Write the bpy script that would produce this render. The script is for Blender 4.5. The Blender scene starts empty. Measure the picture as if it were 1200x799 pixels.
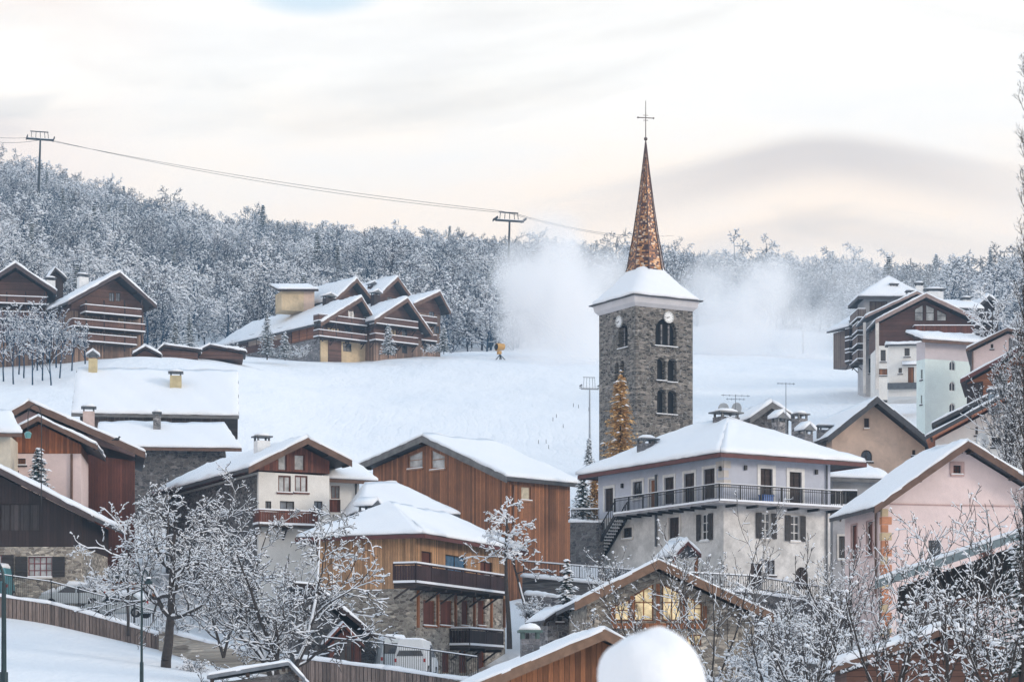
import bpy, bmesh, math, random
import numpy as np
from mathutils import Vector, Matrix
R = math.radians
sc = bpy.context.scene
COL = sc.collection
F = 2800.0      # focal length in photo pixels (photo 1200 px wide)
HZ = 840.0      # eye level, in photo pixels
random.seed(7); rng = np.random.default_rng(7)

def P(px, py, D):
    return Vector(((px-600)/F*D, D, (HZ-py)/F*D))

# ------------------------------------------------------------------ tagging
def tag(o, label=None, cat=None, group=None, kind=None):
    if label: o['label'] = label
    if cat: o['category'] = cat
    if group: o['group'] = group
    if kind: o['kind'] = kind
    return o
def empty(name, loc, rz=0.0, **k):
    o = bpy.data.objects.new(name, None); o.empty_display_size = 0.3
    COL.objects.link(o); o.location = loc; o.rotation_euler = (0, 0, rz)
    return tag(o, **k)
def copy_tree(o, parent=None):
    c = o.copy(); COL.objects.link(c)
    if parent: c.parent = parent
    for ch in o.children: copy_tree(ch, c)
    return c

# ------------------------------------------------------------------ mesh builder
class MB:
    def __init__(s): s.v = []; s.f = []
    def add(s, vs, fs):
        n = len(s.v); s.v += [tuple(v) for v in vs]; s.f += [tuple(i+n for i in f) for f in fs]
        return s
    def box(s, x0, x1, y0, y1, z0, z1):
        vs = [(x,y,z) for z in (z0,z1) for y in (y0,y1) for x in (x0,x1)]
        return s.add(vs, [(0,2,3,1),(4,5,7,6),(0,1,5,4),(2,6,7,3),(0,4,6,2),(1,3,7,5)])
    def prism(s, pts, vec):
        n = len(pts); vec = Vector(vec); pts = [Vector(p) for p in pts]
        vs = pts + [p+vec for p in pts]
        return s.add(vs, [tuple(range(n))[::-1], tuple(range(n, 2*n))] + [(i,(i+1)%n,n+(i+1)%n,n+i) for i in range(n)])
    def tube(s, p0, p1, r0, r1=None, k=6):
        r1 = r0 if r1 is None else r1
        p0 = Vector(p0); p1 = Vector(p1); d = (p1-p0)
        if d.length < 1e-6: return s
        d.normalize(); a = d.orthogonal().normalized(); b = d.cross(a)
        vs = [p0+(a*math.cos(t)+b*math.sin(t))*r0 for t in [2*math.pi*i/k for i in range(k)]]
        vs += [p1+(a*math.cos(t)+b*math.sin(t))*r1 for t in [2*math.pi*i/k for i in range(k)]]
        return s.add(vs, [tuple(range(k))[::-1], tuple(range(k,2*k))] + [(i,(i+1)%k,k+(i+1)%k,k+i) for i in range(k)])
    def path(s, pts, r, k=6):
        for a, b in zip(pts[:-1], pts[1:]): s.tube(a, b, r, r, k)
        return s
    def bar(s, p0, p1, w, h):     # horizontal-ish bar, width w (sideways), height h (up)
        p0 = Vector(p0); p1 = Vector(p1); d = (p1-p0).normalized()
        sd = d.cross(Vector((0,0,1)))
        sd = sd.normalized()*w/2 if sd.length > 1e-4 else Vector((w/2,0,0))
        up = sd.cross(d).normalized()*h/2
        vs = [p+a*sd+b*up for p in (p0,p1) for a,b in ((-1,-1),(1,-1),(1,1),(-1,1))]
        return s.add(vs, [(3,2,1,0),(4,5,6,7),(0,1,5,4),(1,2,6,5),(2,3,7,6),(3,0,4,7)])
    def blob(s, c, rx, ry, rz, n=8, m=5, jit=0.0, bottom=-1.0):
        vs=[]; fs=[]
        for j in range(m+1):
            ph = -math.pi/2 + math.pi*j/m
            for i in range(n):
                t = 2*math.pi*i/n; q = 1+jit*(random.random()-.5)
                vs.append((c[0]+rx*math.cos(ph)*math.cos(t)*q, c[1]+ry*math.cos(ph)*math.sin(t)*q, c[2]+rz*max(math.sin(ph),bottom)*q))
        for j in range(m):
            for i in range(n):
                fs.append((j*n+i, j*n+(i+1)%n, (j+1)*n+(i+1)%n, (j+1)*n+i))
        return s.add(vs, fs)
    def lathe(s, c, prof, k=12, rot=0.0):   # prof: (r,z)
        vs=[(c[0]+r*math.cos(rot+2*math.pi*i/k), c[1]+r*math.sin(rot+2*math.pi*i/k), c[2]+z) for r,z in prof for i in range(k)]
        fs=[(j*k+i, j*k+(i+1)%k, (j+1)*k+(i+1)%k, (j+1)*k+i) for j in range(len(prof)-1) for i in range(k)]
        fs += [tuple(range(k))[::-1], tuple(range((len(prof)-1)*k, len(prof)*k))]
        return s.add(vs, fs)
    def build(s, name, mat, parent=None, smooth=False, bevel=0.0, recalc=True):
        me = bpy.data.meshes.new(name); me.from_pydata(s.v, [], s.f)
        if recalc:
            bm = bmesh.new(); bm.from_mesh(me)
            bmesh.ops.recalc_face_normals(bm, faces=bm.faces)
            if bevel: bmesh.ops.bevel(bm, geom=list(bm.edges), offset=bevel, segments=2, affect='EDGES', profile=.6)
            bm.to_mesh(me); bm.free()
        if smooth: me.polygons.foreach_set('use_smooth', [True]*len(me.polygons))
        me.materials.append(mat)
        o = bpy.data.objects.new(name, me); COL.objects.link(o)
        if parent: o.parent = parent
        return o

# ------------------------------------------------------------------ materials
MATS = {}
def newmat(name):
    m = bpy.data.materials.new(name); m.use_nodes = True
    nt = m.node_tree; b = nt.nodes['Principled BSDF']
    return m, nt, b
def N(nt, t, **k):
    n = nt.nodes.new(t)
    for a, v in k.items(): setattr(n, a, v)
    return n
def L(nt, a, b): nt.links.new(a, b)
def math_n(nt, op, a, b=None, c=None):
    n = N(nt, 'ShaderNodeMath', operation=op)
    for i, x in enumerate((a, b, c)):
        if x is None: continue
        if isinstance(x, (int, float)): n.inputs[i].default_value = x
        else: L(nt, x, n.inputs[i])
    return n.outputs[0]
def mixc(nt, fac, a, b, bt='MIX'):
    n = N(nt, 'ShaderNodeMix', data_type='RGBA', blend_type=bt)
    for i, x in ((0, fac), (6, a), (7, b)):
        if isinstance(x, (int, float)): n.inputs[i].default_value = x
        elif isinstance(x, (tuple, list)): n.inputs[i].default_value = (*x[:3], 1)
        else: L(nt, x, n.inputs[i])
    return n.outputs[2]
def ramp(nt, fac, stops):
    n = N(nt, 'ShaderNodeValToRGB'); L(nt, fac, n.inputs[0])
    e = n.color_ramp.elements
    while len(e) < len(stops): e.new(0.5)
    for el, (p, c) in zip(e, stops):
        el.position = p; el.color = (*(c if isinstance(c, (tuple, list)) else (c,c,c)), 1)
    return n.outputs[0]
def noise(nt, vec, scale, detail=4, rough=.6):
    n = N(nt, 'ShaderNodeTexNoise'); n.inputs['Scale'].default_value = scale
    n.inputs['Detail'].default_value = detail; n.inputs['Roughness'].default_value = rough
    if vec is not None: L(nt, vec, n.inputs['Vector'])
    return n.outputs[0]
def bump(nt, b, h, strength, dist):
    n = N(nt, 'ShaderNodeBump'); n.inputs['Strength'].default_value = strength; n.inputs['Distance'].default_value = dist
    L(nt, h, n.inputs['Height']); L(nt, n.outputs[0], b.inputs['Normal'])
def wallcoord(nt):     # (x+y, z) of the house frame: one flat pattern along either wall
    tc = N(nt, 'ShaderNodeTexCoord'); s = N(nt, 'ShaderNodeSeparateXYZ'); L(nt, tc.outputs['Object'], s.inputs[0])
    sm = math_n(nt, 'ADD', s.outputs[0], s.outputs[1])
    c = N(nt, 'ShaderNodeCombineXYZ'); L(nt, sm, c.inputs[0]); L(nt, s.outputs[2], c.inputs[1])
    return tc.outputs['Object'], sm, s.outputs[2], c.outputs[0]
def plain(name, col, rough=.6, metal=0.0, var=.25, sc_=3.0):
    if name in MATS: return MATS[name]
    m, nt, b = newmat(name)
    tc = N(nt, 'ShaderNodeTexCoord'); nz = noise(nt, tc.outputs['Object'], sc_, 5)
    dark = tuple(c*(1-var) for c in col); lite = tuple(min(1, c*(1+var)) for c in col)
    L(nt, ramp(nt, nz, [(.3, dark), (.7, lite)]), b.inputs['Base Color'])
    b.inputs['Roughness'].default_value = rough; b.inputs['Metallic'].default_value = metal
    MATS[name] = m; return m
def wood(name, col, width=.18, vertical=True, var=.45, rough=.7):
    if name in MATS: return MATS[name]
    m, nt, b = newmat(name)
    ob, sm, z, uv = wallcoord(nt)
    s = sm if vertical else z
    q = math_n(nt, 'DIVIDE', s, width)
    idn = math_n(nt, 'FLOOR', q); fr = math_n(nt, 'FRACT', q)
    wn = N(nt, 'ShaderNodeTexWhiteNoise', noise_dimensions='1D'); L(nt, idn, wn.inputs['W'])
    dark = tuple(c*(1-var) for c in col); lite = tuple(min(1, c*(1+var)) for c in col)
    base = ramp(nt, wn.outputs[0], [(0, dark), (.5, col), (1, lite)])
    mp = N(nt, 'ShaderNodeMapping'); L(nt, uv, mp.inputs[0])
    mp.inputs['Scale'].default_value = (9, .9, 1) if vertical else (.9, 9, 1)
    gr = noise(nt, mp.outputs[0], 2.0, 5, .7)
    base = mixc(nt, .75, base, ramp(nt, gr, [(.3, .45), (.75, 1.25)]), 'MULTIPLY')
    big = noise(nt, uv, .45, 3)
    base = mixc(nt, .6, base, ramp(nt, big, [(.3, .6), (.7, 1.2)]), 'MULTIPLY')
    gap = math_n(nt, 'LESS_THAN', fr, .1)
    base = mixc(nt, gap, base, tuple(c*.25 for c in col))
    L(nt, base, b.inputs['Base Color']); b.inputs['Roughness'].default_value = rough
    bump(nt, b, math_n(nt, 'GREATER_THAN', fr, .1), .6, .02)
    MATS[name] = m; return m
def stone(name, c0, c1, mortar, scale=2.2, flat=2.0, dust=0.25):
    if name in MATS: return MATS[name]
    m, nt, b = newmat(name)
    ob, sm, z, uv = wallcoord(nt)
    mp = N(nt, 'ShaderNodeMapping'); L(nt, uv, mp.inputs[0]); mp.inputs['Scale'].default_value = (1, flat, 1)
    wob = N(nt, 'ShaderNodeTexNoise'); wob.inputs['Scale'].default_value = 3; L(nt, mp.outputs[0], wob.inputs['Vector'])
    vv = N(nt, 'ShaderNodeVectorMath', operation='MULTIPLY_ADD'); L(nt, wob.outputs['Color'], vv.inputs[0])
    vv.inputs[1].default_value = (.25,.25,0); L(nt, mp.outputs[0], vv.inputs[2])
    v1 = N(nt, 'ShaderNodeTexVoronoi', voronoi_dimensions='2D'); v1.inputs['Scale'].default_value = scale; L(nt, vv.outputs[0], v1.inputs['Vector'])
    v2 = N(nt, 'ShaderNodeTexVoronoi', voronoi_dimensions='2D', feature='DISTANCE_TO_EDGE'); v2.inputs['Scale'].default_value = scale; L(nt, vv.outputs[0], v2.inputs['Vector'])
    sep = N(nt, 'ShaderNodeSeparateColor'); L(nt, v1.outputs['Color'], sep.inputs[0])
    mid = tuple((a+b_)/2 for a, b_ in zip(c0, c1))
    base = ramp(nt, sep.outputs[0], [(0, c0), (.45, mid), (.9, c1), (1, tuple(min(1, c*1.5) for c in c1))])
    fine = noise(nt, uv, 9, 4, .7)
    base = mixc(nt, .6, base, ramp(nt, fine, [(.3, .55), (.7, 1.35)]), 'MULTIPLY')
    base = mixc(nt, ramp(nt, v2.outputs['Distance'], [(.02, 1), (.09, 0)]), base, mortar)
    dn = noise(nt, uv, 2.6, 6, .75)
    base = mixc(nt, math_n(nt, 'MULTIPLY', ramp(nt, dn, [(.55, 0), (.72, 1)]), dust), base, (.75, .77, .8))
    L(nt, base, b.inputs['Base Color']); b.inputs['Roughness'].default_value = .9
    bump(nt, b, ramp(nt, v2.outputs['Distance'], [(0, 0), (.15, 1)]), .8, .05)
    MATS[name] = m; return m
def plaster(name, col, stain=.25, rough=.9):
    if name in MATS: return MATS[name]
    m, nt, b = newmat(name)
    ob, sm, z, uv = wallcoord(nt)
    n1 = noise(nt, uv, .5, 6, .65)
    mp = N(nt, 'ShaderNodeMapping'); L(nt, uv, mp.inputs[0]); mp.inputs['Scale'].default_value = (2.2, .25, 1)
    n2 = noise(nt, mp.outputs[0], 1.5, 5, .7)
    base = mixc(nt, ramp(nt, n1, [(.42, 0), (.6, 1)]), col, tuple(c*(1-stain*1.2) for c in col))
    n4 = noise(nt, uv, 2.3, 7, .75)
    base = mixc(nt, .8, base, ramp(nt, n4, [(.3, 1-stain*.9), (.6, 1.04)]), 'MULTIPLY')
    base = mixc(nt, ramp(nt, n2, [(.5, 0), (.8, .6)]), base, tuple(c*(1-stain*1.3) for c in col))
    L(nt, base, b.inputs['Base Color']); b.inputs['Roughness'].default_value = rough
    bump(nt, b, noise(nt, uv, 14, 4), .25, .02)
    MATS[name] = m; return m
def snowmat():
    m, nt, b = newmat('snow')
    tc = N(nt, 'ShaderNodeTexCoord')
    nz = noise(nt, tc.outputs['Object'], .12, 5)
    L(nt, ramp(nt, nz, [(.3, (.83,.86,.91)), (.7, (.88,.89,.92))]), b.inputs['Base Color'])
    b.inputs['Roughness'].default_value = .75
    b.inputs['Specular IOR Level'].default_value = .2
    n2 = noise(nt, tc.outputs['Object'], 1.1, 6, .65)
    bump(nt, b, n2, .35, .12)
    return m
def groundsnow():
    m, nt, b = newmat('ground_snow')
    tc = N(nt, 'ShaderNodeTexCoord')
    nz = noise(nt, tc.outputs['Object'], .05, 6, .6)
    L(nt, ramp(nt, nz, [(.3, (.83,.86,.91)), (.7, (.89,.90,.925))]), b.inputs['Base Color'])
    b.inputs['Roughness'].default_value = .8; b.inputs['Specular IOR Level'].default_value = .15
    mp = N(nt, 'ShaderNodeMapping'); L(nt, tc.outputs['Object'], mp.inputs[0]); mp.inputs['Scale'].default_value = (1, .35, 1)
    n2 = noise(nt, mp.outputs[0], .35, 7, .6)
    wv = N(nt, 'ShaderNodeTexWave', wave_type='BANDS', bands_direction='X'); wv.inputs['Scale'].default_value = .22; wv.inputs['Distortion'].default_value = 9; wv.inputs['Detail'].default_value = 3; wv.inputs['Detail Scale'].default_value = .35
    L(nt, tc.outputs['Object'], wv.inputs['Vector'])
    msk = ramp(nt, noise(nt, tc.outputs['Object'], .018, 3), [(.48, 0), (.6, 1)])
    n3 = noise(nt, tc.outputs['Object'], 2.2, 4, .7)
    h = math_n(nt, 'ADD', n2, math_n(nt, 'MULTIPLY', math_n(nt, 'MULTIPLY', ramp(nt, wv.outputs[1], [(.0, 0), (.2, 1)]), msk), .05))
    h = math_n(nt, 'ADD', h, math_n(nt, 'MULTIPLY', n3, .10))
    bump(nt, b, h, .6, .8)
    return m
SNOW = snowmat(); GSNOW = groundsnow()
def glass(name='window_glass', col=(.03,.035,.045), rough=.08):
    if name in MATS: return MATS[name]
    m, nt, b = newmat(name)
    ob, sm, z, uv = wallcoord(nt)
    n1 = noise(nt, uv, .9, 3)
    L(nt, ramp(nt, n1, [(.35, tuple(c*.5 for c in col)), (.65, tuple(min(1, c*1.6) for c in col))]), b.inputs['Base Color'])
    b.inputs['Roughness'].default_value = rough; b.inputs['IOR'].default_value = 1.5
    b.inputs['Specular IOR Level'].default_value = .8
    MATS[name] = m; return m
def lit(name, col, s):
    if name in MATS: return MATS[name]
    m, nt, b = newmat(name)
    ob, sm, z, uv = wallcoord(nt)
    n1 = noise(nt, uv, 1.3, 4, .7)
    b.inputs['Base Color'].default_value = (.1,.08,.05,1); b.inputs['Roughness'].default_value = .1
    L(nt, ramp(nt, n1, [(.32, (.05,.03,.015)), (.5, tuple(c*.6 for c in col)), (.68, col)]), b.inputs['Emission Color'])
    b.inputs['Emission Strength'].default_value = s
    MATS[name] = m; return m
GLASS = glass(); PALEGLASS = glass('pale_blind_glass', (.36,.37,.38), .25); MIDGLASS = glass('grey_glass', (.12,.14,.17), .12)
BLUEGLASS = glass('blue_reflecting_glass', (.05,.14,.26), .08)
LIT = lit('lamp_lit_room', (1.0,.80,.48), .85)
IRON = plain('black_iron', (.015,.016,.02), .5, .3)
STEEL = plain('galvanised_steel', (.17,.19,.22), .45, .5)
DKWOOD = wood('dark_roof_timber', (.055,.038,.032), .3, False, .3)
ROOFMAT = plain('slate_roof_edge', (.055,.055,.062), .7, 0, .3, 4)
GREYVERGE = plain('weathered_grey_verge', (.15,.145,.145), .8, 0, .3, 2)
BROWNVERGE = plain('brown_verge', (.13,.075,.055), .75, 0, .3, 2)
REDVERGE = plain('red_brown_fascia', (.11,.035,.032), .7, 0, .25, 2)
WHITEPAINT = plain('white_paint', (.72,.72,.72), .5, 0, .1)
BARK = plain('bark', (.045,.038,.036), .95, 0, .4, 6)
DISHMAT = plain('dish_grey', (.42,.44,.46), .4, .1, .1)
LEAD = plain('lead_grey_cap', (.1,.11,.125), .5, .3)

# ------------------------------------------------------------------ snow on a sloping quad
def snow_quad(mb, a, b, c, d, t=.35, free=(1,1,1,1), step=.6, jit=.06, soft=.4):
    """a,b along the eave, c above b, d above a; free = (ab, bc, cd, da) edges that end in the open"""
    a,b,c,d = map(Vector, (a,b,c,d))
    lu = max((b-a).length, (c-d).length); lv = max((d-a).length, (c-b).length)
    nu = max(2, min(60, int(lu/step))); nv = max(2, min(40, int(lv/step)))
    def spread(n, l, f0, f1):
        xs = [i/n for i in range(n+1)]; e = min(.12/l, .2)
        if f0: xs = [0, e] + xs[1:]
        if f1: xs = xs[:-1] + [1-e, 1]
        return xs
    us = spread(nu, lu, free[3], free[1]); vs_ = spread(nv, lv, free[0], free[2])
    top=[]; bot=[]; ph = random.random()*50
    for v in vs_:
        for u in us:
            p = (a.lerp(b, u)).lerp(d.lerp(c, u), v)
            e = 1.0
            if free[0]: e = min(e, v*lv/soft)
            if free[2]: e = min(e, (1-v)*lv/soft)
            if free[3]: e = min(e, u*lu/soft)
            if free[1]: e = min(e, (1-u)*lu/soft)
            prof = .45+.55*math.sqrt(max(0, 1-(1-max(0,min(1,e)))**2))
            w = math.sin(p.x*.9+ph)*math.cos(p.y*.8+ph*.7)+.6*math.sin(p.x*2.3+p.y*1.7+ph)+.35*math.sin(p.x*5.1-p.y*4.3+ph*2)
            h = t*prof*(1+.27*w)
            q = p.copy()
            if e < .05: q += Vector((random.uniform(-jit,jit), random.uniform(-jit,jit), 0))+(b-a).cross(Vector((0,0,1))).normalized()*(.10*w*t/.3 if v < .01 else 0)
            top.append(q+Vector((0,0,h))); bot.append(q+Vector((0,0,-.01)))
    n0 = len(mb.v); W = len(us); H = len(vs_)
    mb.v += [tuple(p) for p in top+bot]; o = W*H
    fs=[]
    for j in range(H-1):
        for i in range(W-1):
            k=j*W+i; fs.append((k,k+1,k+W+1,k+W)); fs.append((o+k,o+k+W,o+k+W+1,o+k+1))
    for i in range(W-1):
        fs.append((i, o+i, o+i+1, i+1)); k=(H-1)*W+i; fs.append((k, k+1, o+k+1, o+k))
    for j in range(H-1):
        k=j*W; fs.append((k, k+W, o+k+W, o+k)); k=j*W+W-1; fs.append((k, o+k, o+k+W, k+W))
    mb.f += [tuple(i+n0 for i in f) for f in fs]

# ------------------------------------------------------------------ houses
class House:
    def __init__(s, name, label, cat, px, D, a, ybase, group=None):
        s.a = R(a); s.ca, s.sa = math.cos(s.a), math.sin(s.a)
        s.C = ((px-600)/F*D, D); s.zb = (HZ-ybase)/F*D
        s.e = empty(name, (s.C[0], s.C[1], s.zb), s.a, label=label, cat=cat, group=group)
        s.walls_ = []; s.cut = MB()
    def _pl(s, plane):
        p, off = plane if isinstance(plane, tuple) else (plane, 0.0)
        dR = (s.ca, s.sa); dL = (-s.sa, s.ca)
        if p == 'f': O = (s.C[0]+off*dL[0], s.C[1]+off*dL[1]); d = dR
        else: O = (s.C[0]+off*dR[0], s.C[1]+off*dR[1]); d = dL
        return p, off, O, d
    def S(s, plane, px):
        p, off, O, d = s._pl(plane); k = (px-600)/F
        return (k*O[1]-O[0])/(d[0]-k*d[1])
    def SH(s, plane, px, py):
        p, off, O, d = s._pl(plane); t = s.S(plane, px)
        return t, (HZ-py)/F*(O[1]+t*d[1]) - s.zb
    def pt(s, plane, t, h, out=0.0):
        p, off = plane if isinstance(plane, tuple) else (plane, 0.0)
        return Vector((t, off-out, h)) if p == 'f' else Vector((off-out, t, h))
    def inward(s, plane):
        p = plane[0] if isinstance(plane, tuple) else plane
        return Vector((0,1,0)) if p == 'f' else Vector((1,0,0))
    def wall(s, plane, pts, depth, mat, name='wall', out=0.0, base=None, cut=True):
        """pts: photo pixels round the face of the wall; base: y pixel -> two bottom corners are dropped in"""
        q = [s.SH(plane, *p) for p in pts]
        if base is not None:
            q = [(q[0][0], -base)] + q + [(q[-1][0], -base)]
        return s.wall_sh(plane, q, depth, mat, name, out, cut)
    def wall_sh(s, plane, q, depth, mat, name='wall', out=0.0, cut=True):
        m = MB().prism([s.pt(plane, t, h, out) for t, h in q], s.inward(plane)*(depth+out))
        o = m.build(name, mat, s.e)
        if cut: s.walls_.append(o)
        return o
    def roof(s, plane, pts, depth, mat=None, ovf=.6, ovb=.4, ove=.6, th=.22, snow=.4, verge=None, sh=None, soffit=None, vh=.28, name='roof', snowbase=.0, rafters=True):
        mat = mat or ROOFMAT; snow = snow*.75
        q = sh or [s.SH(plane, *p) for p in pts]
        q = sorted(q)
        def ext(a, b, l):
            d = Vector((a[0]-b[0], a[1]-b[1])); d.normalize(); return (a[0]+d.x*l, a[1]+d.y*l)
        q = [ext(q[0], q[1], ove)] + q[1:-1] + [ext(q[-1], q[-2], ove)]
        low = [s.pt(plane, t, h+.03, ovf) for t, h in q]; up = [s.pt(plane, t, h+.03+th, ovf) for t, h in q]
        inn = s.inward(plane)*(ovf+depth+ovb)
        m = MB()
        for i in range(len(q)-1):
            m.prism([low[i], low[i+1], up[i+1], up[i]], inn)
        ro = m.build(name, mat, s.e)
        if soffit or rafters:
            m = MB()      # rafters seen under the eaves
            for i in range(len(q)-1):
                for f in (.06, .5, .94):
                    t = q[i][0]*(1-f)+q[i+1][0]*f; h = q[i][1]*(1-f)+q[i+1][1]*f
                    m.bar(s.pt(plane, t, h-.09, ovf-.12), s.pt(plane, t, h-.09, -.02), .14, .18)
            m.build('purlin', DKWOOD, ro)
        if verge:
            m = MB()
            for i in range(len(q)-1):
                a, b = q[i], q[i+1]
                m.prism([s.pt(plane, a[0], a[1]+.06+th, ovf+.05), s.pt(plane, b[0], b[1]+.06+th, ovf+.05), s.pt(plane, b[0], b[1]+.06+th-vh, ovf+.05), s.pt(plane, a[0], a[1]+.06+th-vh, ovf+.05)], s.inward(plane)*.046)
            m.build('verge_board', verge, ro)
        if snow:
            m = MB(); zz = Vector((0,0,.04+th))
            for i in range(len(q)-1):
                f0 = s.pt(plane, q[i][0], q[i][1], ovf+.03); f1 = s.pt(plane, q[i+1][0], q[i+1][1], ovf+.03)
                first, last = i == 0, i == len(q)-2
                up_right = q[i+1][1] >= q[i][1]
                if up_right: snow_quad(m, f0+zz, f0+zz+inn, f1+zz+inn, f1+zz, snow, (1 if first else 0, 1, 1 if last else 0, 1))
                else: snow_quad(m, f1+zz+inn, f1+zz, f0+zz, f0+zz+inn, snow, (1 if last else 0, 1, 1 if first else 0, 1))
            m.build('roof_snow', SNOW, ro, smooth=True)
        return ro
    def slab(s, quads, mat, th=.2, snow=.35, name='roof', frees=None, edge=None):
        """quads of local points (eave a,b, top c,d)"""
        m = MB(); sn = MB(); ed = MB()
        for i, (a,b,c,d) in enumerate(quads):
            pts = [Vector(p) for p in ((a,b,c) if (Vector(c)-Vector(d)).length < 1e-4 else (a,b,c,d))]
            m.prism([p-Vector((0,0,th)) for p in pts], (0,0,th))
            fr = frees[i] if frees else (1,0,0,0)
            snow = min(snow, .30)
            snow_quad(sn, Vector(a)+Vector((0,0,.01)), Vector(b)+Vector((0,0,.01)), Vector(c)+Vector((0,0,.01)), Vector(d)+Vector((0,0,.01)), snow, fr)
            if edge:
                aa, bb = Vector(a), Vector(b); n = (bb-aa).cross(Vector((0,0,1))).normalized()*.05
                ed.prism([aa+n-Vector((0,0,.04)), bb+n-Vector((0,0,.04)), bb+n-Vector((0,0,.04+th*1.15)), aa+n-Vector((0,0,.04+th*1.15))], -n*.9)
        ro = m.build(name, mat, s.e)
        if edge: ed.build('fascia', edge, ro)
        sn.build('roof_snow', SNOW, ro, smooth=True)
        return ro
    def hip(s, x0, x1, y0, y1, he, hr, rx0, rx1, ry0, ry1, mat=None, th=.2, snow=.4, edge=None):
        A=(x0,y0,he); B=(x1,y0,he); C_=(x1,y1,he); D_=(x0,y1,he)
        R0=(rx0,ry0,hr); R1=(rx1,ry1,hr)
        if abs(rx1-rx0) >= abs(ry1-ry0):    # ridge along x
            q = [(A,B,R1,R0),(B,C_,R1,R1),(C_,D_,R0,R1),(D_,A,R0,R0)]
        else:                                # ridge along y, R0 near
            q = [(A,B,R0,R0),(B,C_,R1,R0),(C_,D_,R1,R1),(D_,A,R0,R1)]
        return s.slab(q, mat or ROOFMAT, th, snow, edge=edge)
    def window(s, plane, x0, y0, x1, y1, frame=None, pane=None, nx=2, ny=1, surround=None, shutters=None, arch=False, sill=True, name='window', poly=None, depth=.16, door=False, fw=.06, sw=.14, shut_w=None, lab=None):
        frame = frame or DKWOOD; pane = pane or GLASS
        if poly:
            q = [s.SH(plane, *p) for p in poly]
        else:
            xm = (x0+x1)/2
            ta, tb = sorted((s.S(plane, x0), s.S(plane, x1)))
            h0 = s.SH(plane, xm, y1)[1]; h1 = s.SH(plane, xm, y0)[1]
            q = [(ta,h0),(tb,h0),(tb,h1),(ta,h1)]
            if arch:
                w = (tb-ta)/2; c = (ta+tb)/2; hs = h1-w
                q = [(ta,h0),(tb,h0)] + [(c+w*math.cos(t), hs+w*math.sin(t)) for t in [math.pi*i/8 for i in range(9)]]
        ta = min(p[0] for p in q); tb = max(p[0] for p in q); h0 = min(p[1] for p in q); h1 = max(p[1] for p in q)
        s.cut.prism([s.pt(plane, t, h, .3) for t, h in q], s.inward(plane)*(.3+depth))
        m = MB()
        # frame ring
        cx = sum(p[0] for p in q)/len(q); cy = sum(p[1] for p in q)/len(q)
        n = len(q)
        for i in range(n):
            a, b = q[i], q[(i+1)%n]
            def inn(p):
                dx, dy = cx-p[0], cy-p[1]
                return (p[0]+math.copysign(min(abs(dx), fw), dx) if abs(dx) > 1e-6 else p[0], p[1]+math.copysign(min(abs(dy), fw), dy))
            a2, b2 = inn(a), inn(b)
            m.prism([s.pt(plane, *p, -depth+.07) for p in (a, b, b2, a2)], s.inward(plane)*.05)
        def top_at(t):
            best = h0
            for i in range(n):
                a, b = q[i], q[(i+1)%n]
                if abs(a[0]-b[0]) > 1e-6 and min(a[0],b[0])-1e-6 <= t <= max(a[0],b[0])+1e-6:
                    best = max(best, a[1]+(b[1]-a[1])*(t-a[0])/(b[0]-a[0]))
            return best
        for i in range(1, nx):
            t = ta+(tb-ta)*i/nx
            m.prism([s.pt(plane, t-.025, h0+.02, -depth+.075), s.pt(plane, t+.025, h0+.02, -depth+.075), s.pt(plane, t+.025, top_at(t)-.03, -depth+.075), s.pt(plane, t-.025, top_at(t)-.03, -depth+.075)], s.inward(plane)*.05)
        for j in range(1, ny):
            h = h0+(h1-h0)*j/ny
            m.prism([s.pt(plane, ta+.02, h-.025, -depth+.08), s.pt(plane, tb-.02, h-.025, -depth+.08), s.pt(plane, tb-.02, h+.025, -depth+.08), s.pt(plane, ta+.02, h+.025, -depth+.08)], s.inward(plane)*.05)
        wo = m.build('door' if door else name, frame, s.e)
        if lab: wo['label'] = lab
        MB().prism([s.pt(plane, t, h, -depth+.03) for t, h in q], s.inward(plane)*.02).build('door_panel' if door else 'pane', pane, wo)
        if surround:
            m = MB()
            pr = .045
            def bx(t0,t1,a,b,o=pr): m.prism([s.pt(plane,t0,a,o), s.pt(plane,t1,a,o), s.pt(plane,t1,b,o), s.pt(plane,t0,b,o)], s.inward(plane)*(o-.003))
            bx(ta-sw, ta-.003, h0, h1+sw); bx(tb+.003, tb+sw, h0, h1+sw); bx(ta, tb, h1+.003, h1+sw)
            m.build('surround', surround, wo)
        if sill and not door:
            m = MB(); m.prism([s.pt(plane, ta-sw*.8, h0-.1, .12), s.pt(plane, tb+sw*.8, h0-.1, .12), s.pt(plane, tb+sw*.8, h0-.003, .12), s.pt(plane, ta-sw*.8, h0-.003, .12)], s.inward(plane)*.118)
            si = m.build('sill', surround or frame, wo)
            m = MB(); m.prism([s.pt(plane, ta-sw*.7, h0, .11), s.pt(plane, tb+sw*.7, h0, .11), s.pt(plane, tb+sw*.6, h0+.07, .09), s.pt(plane, ta-sw*.6, h0+.07, .09)], s.inward(plane)*.1)
            m.build('sill_snow', SNOW, si)
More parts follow.
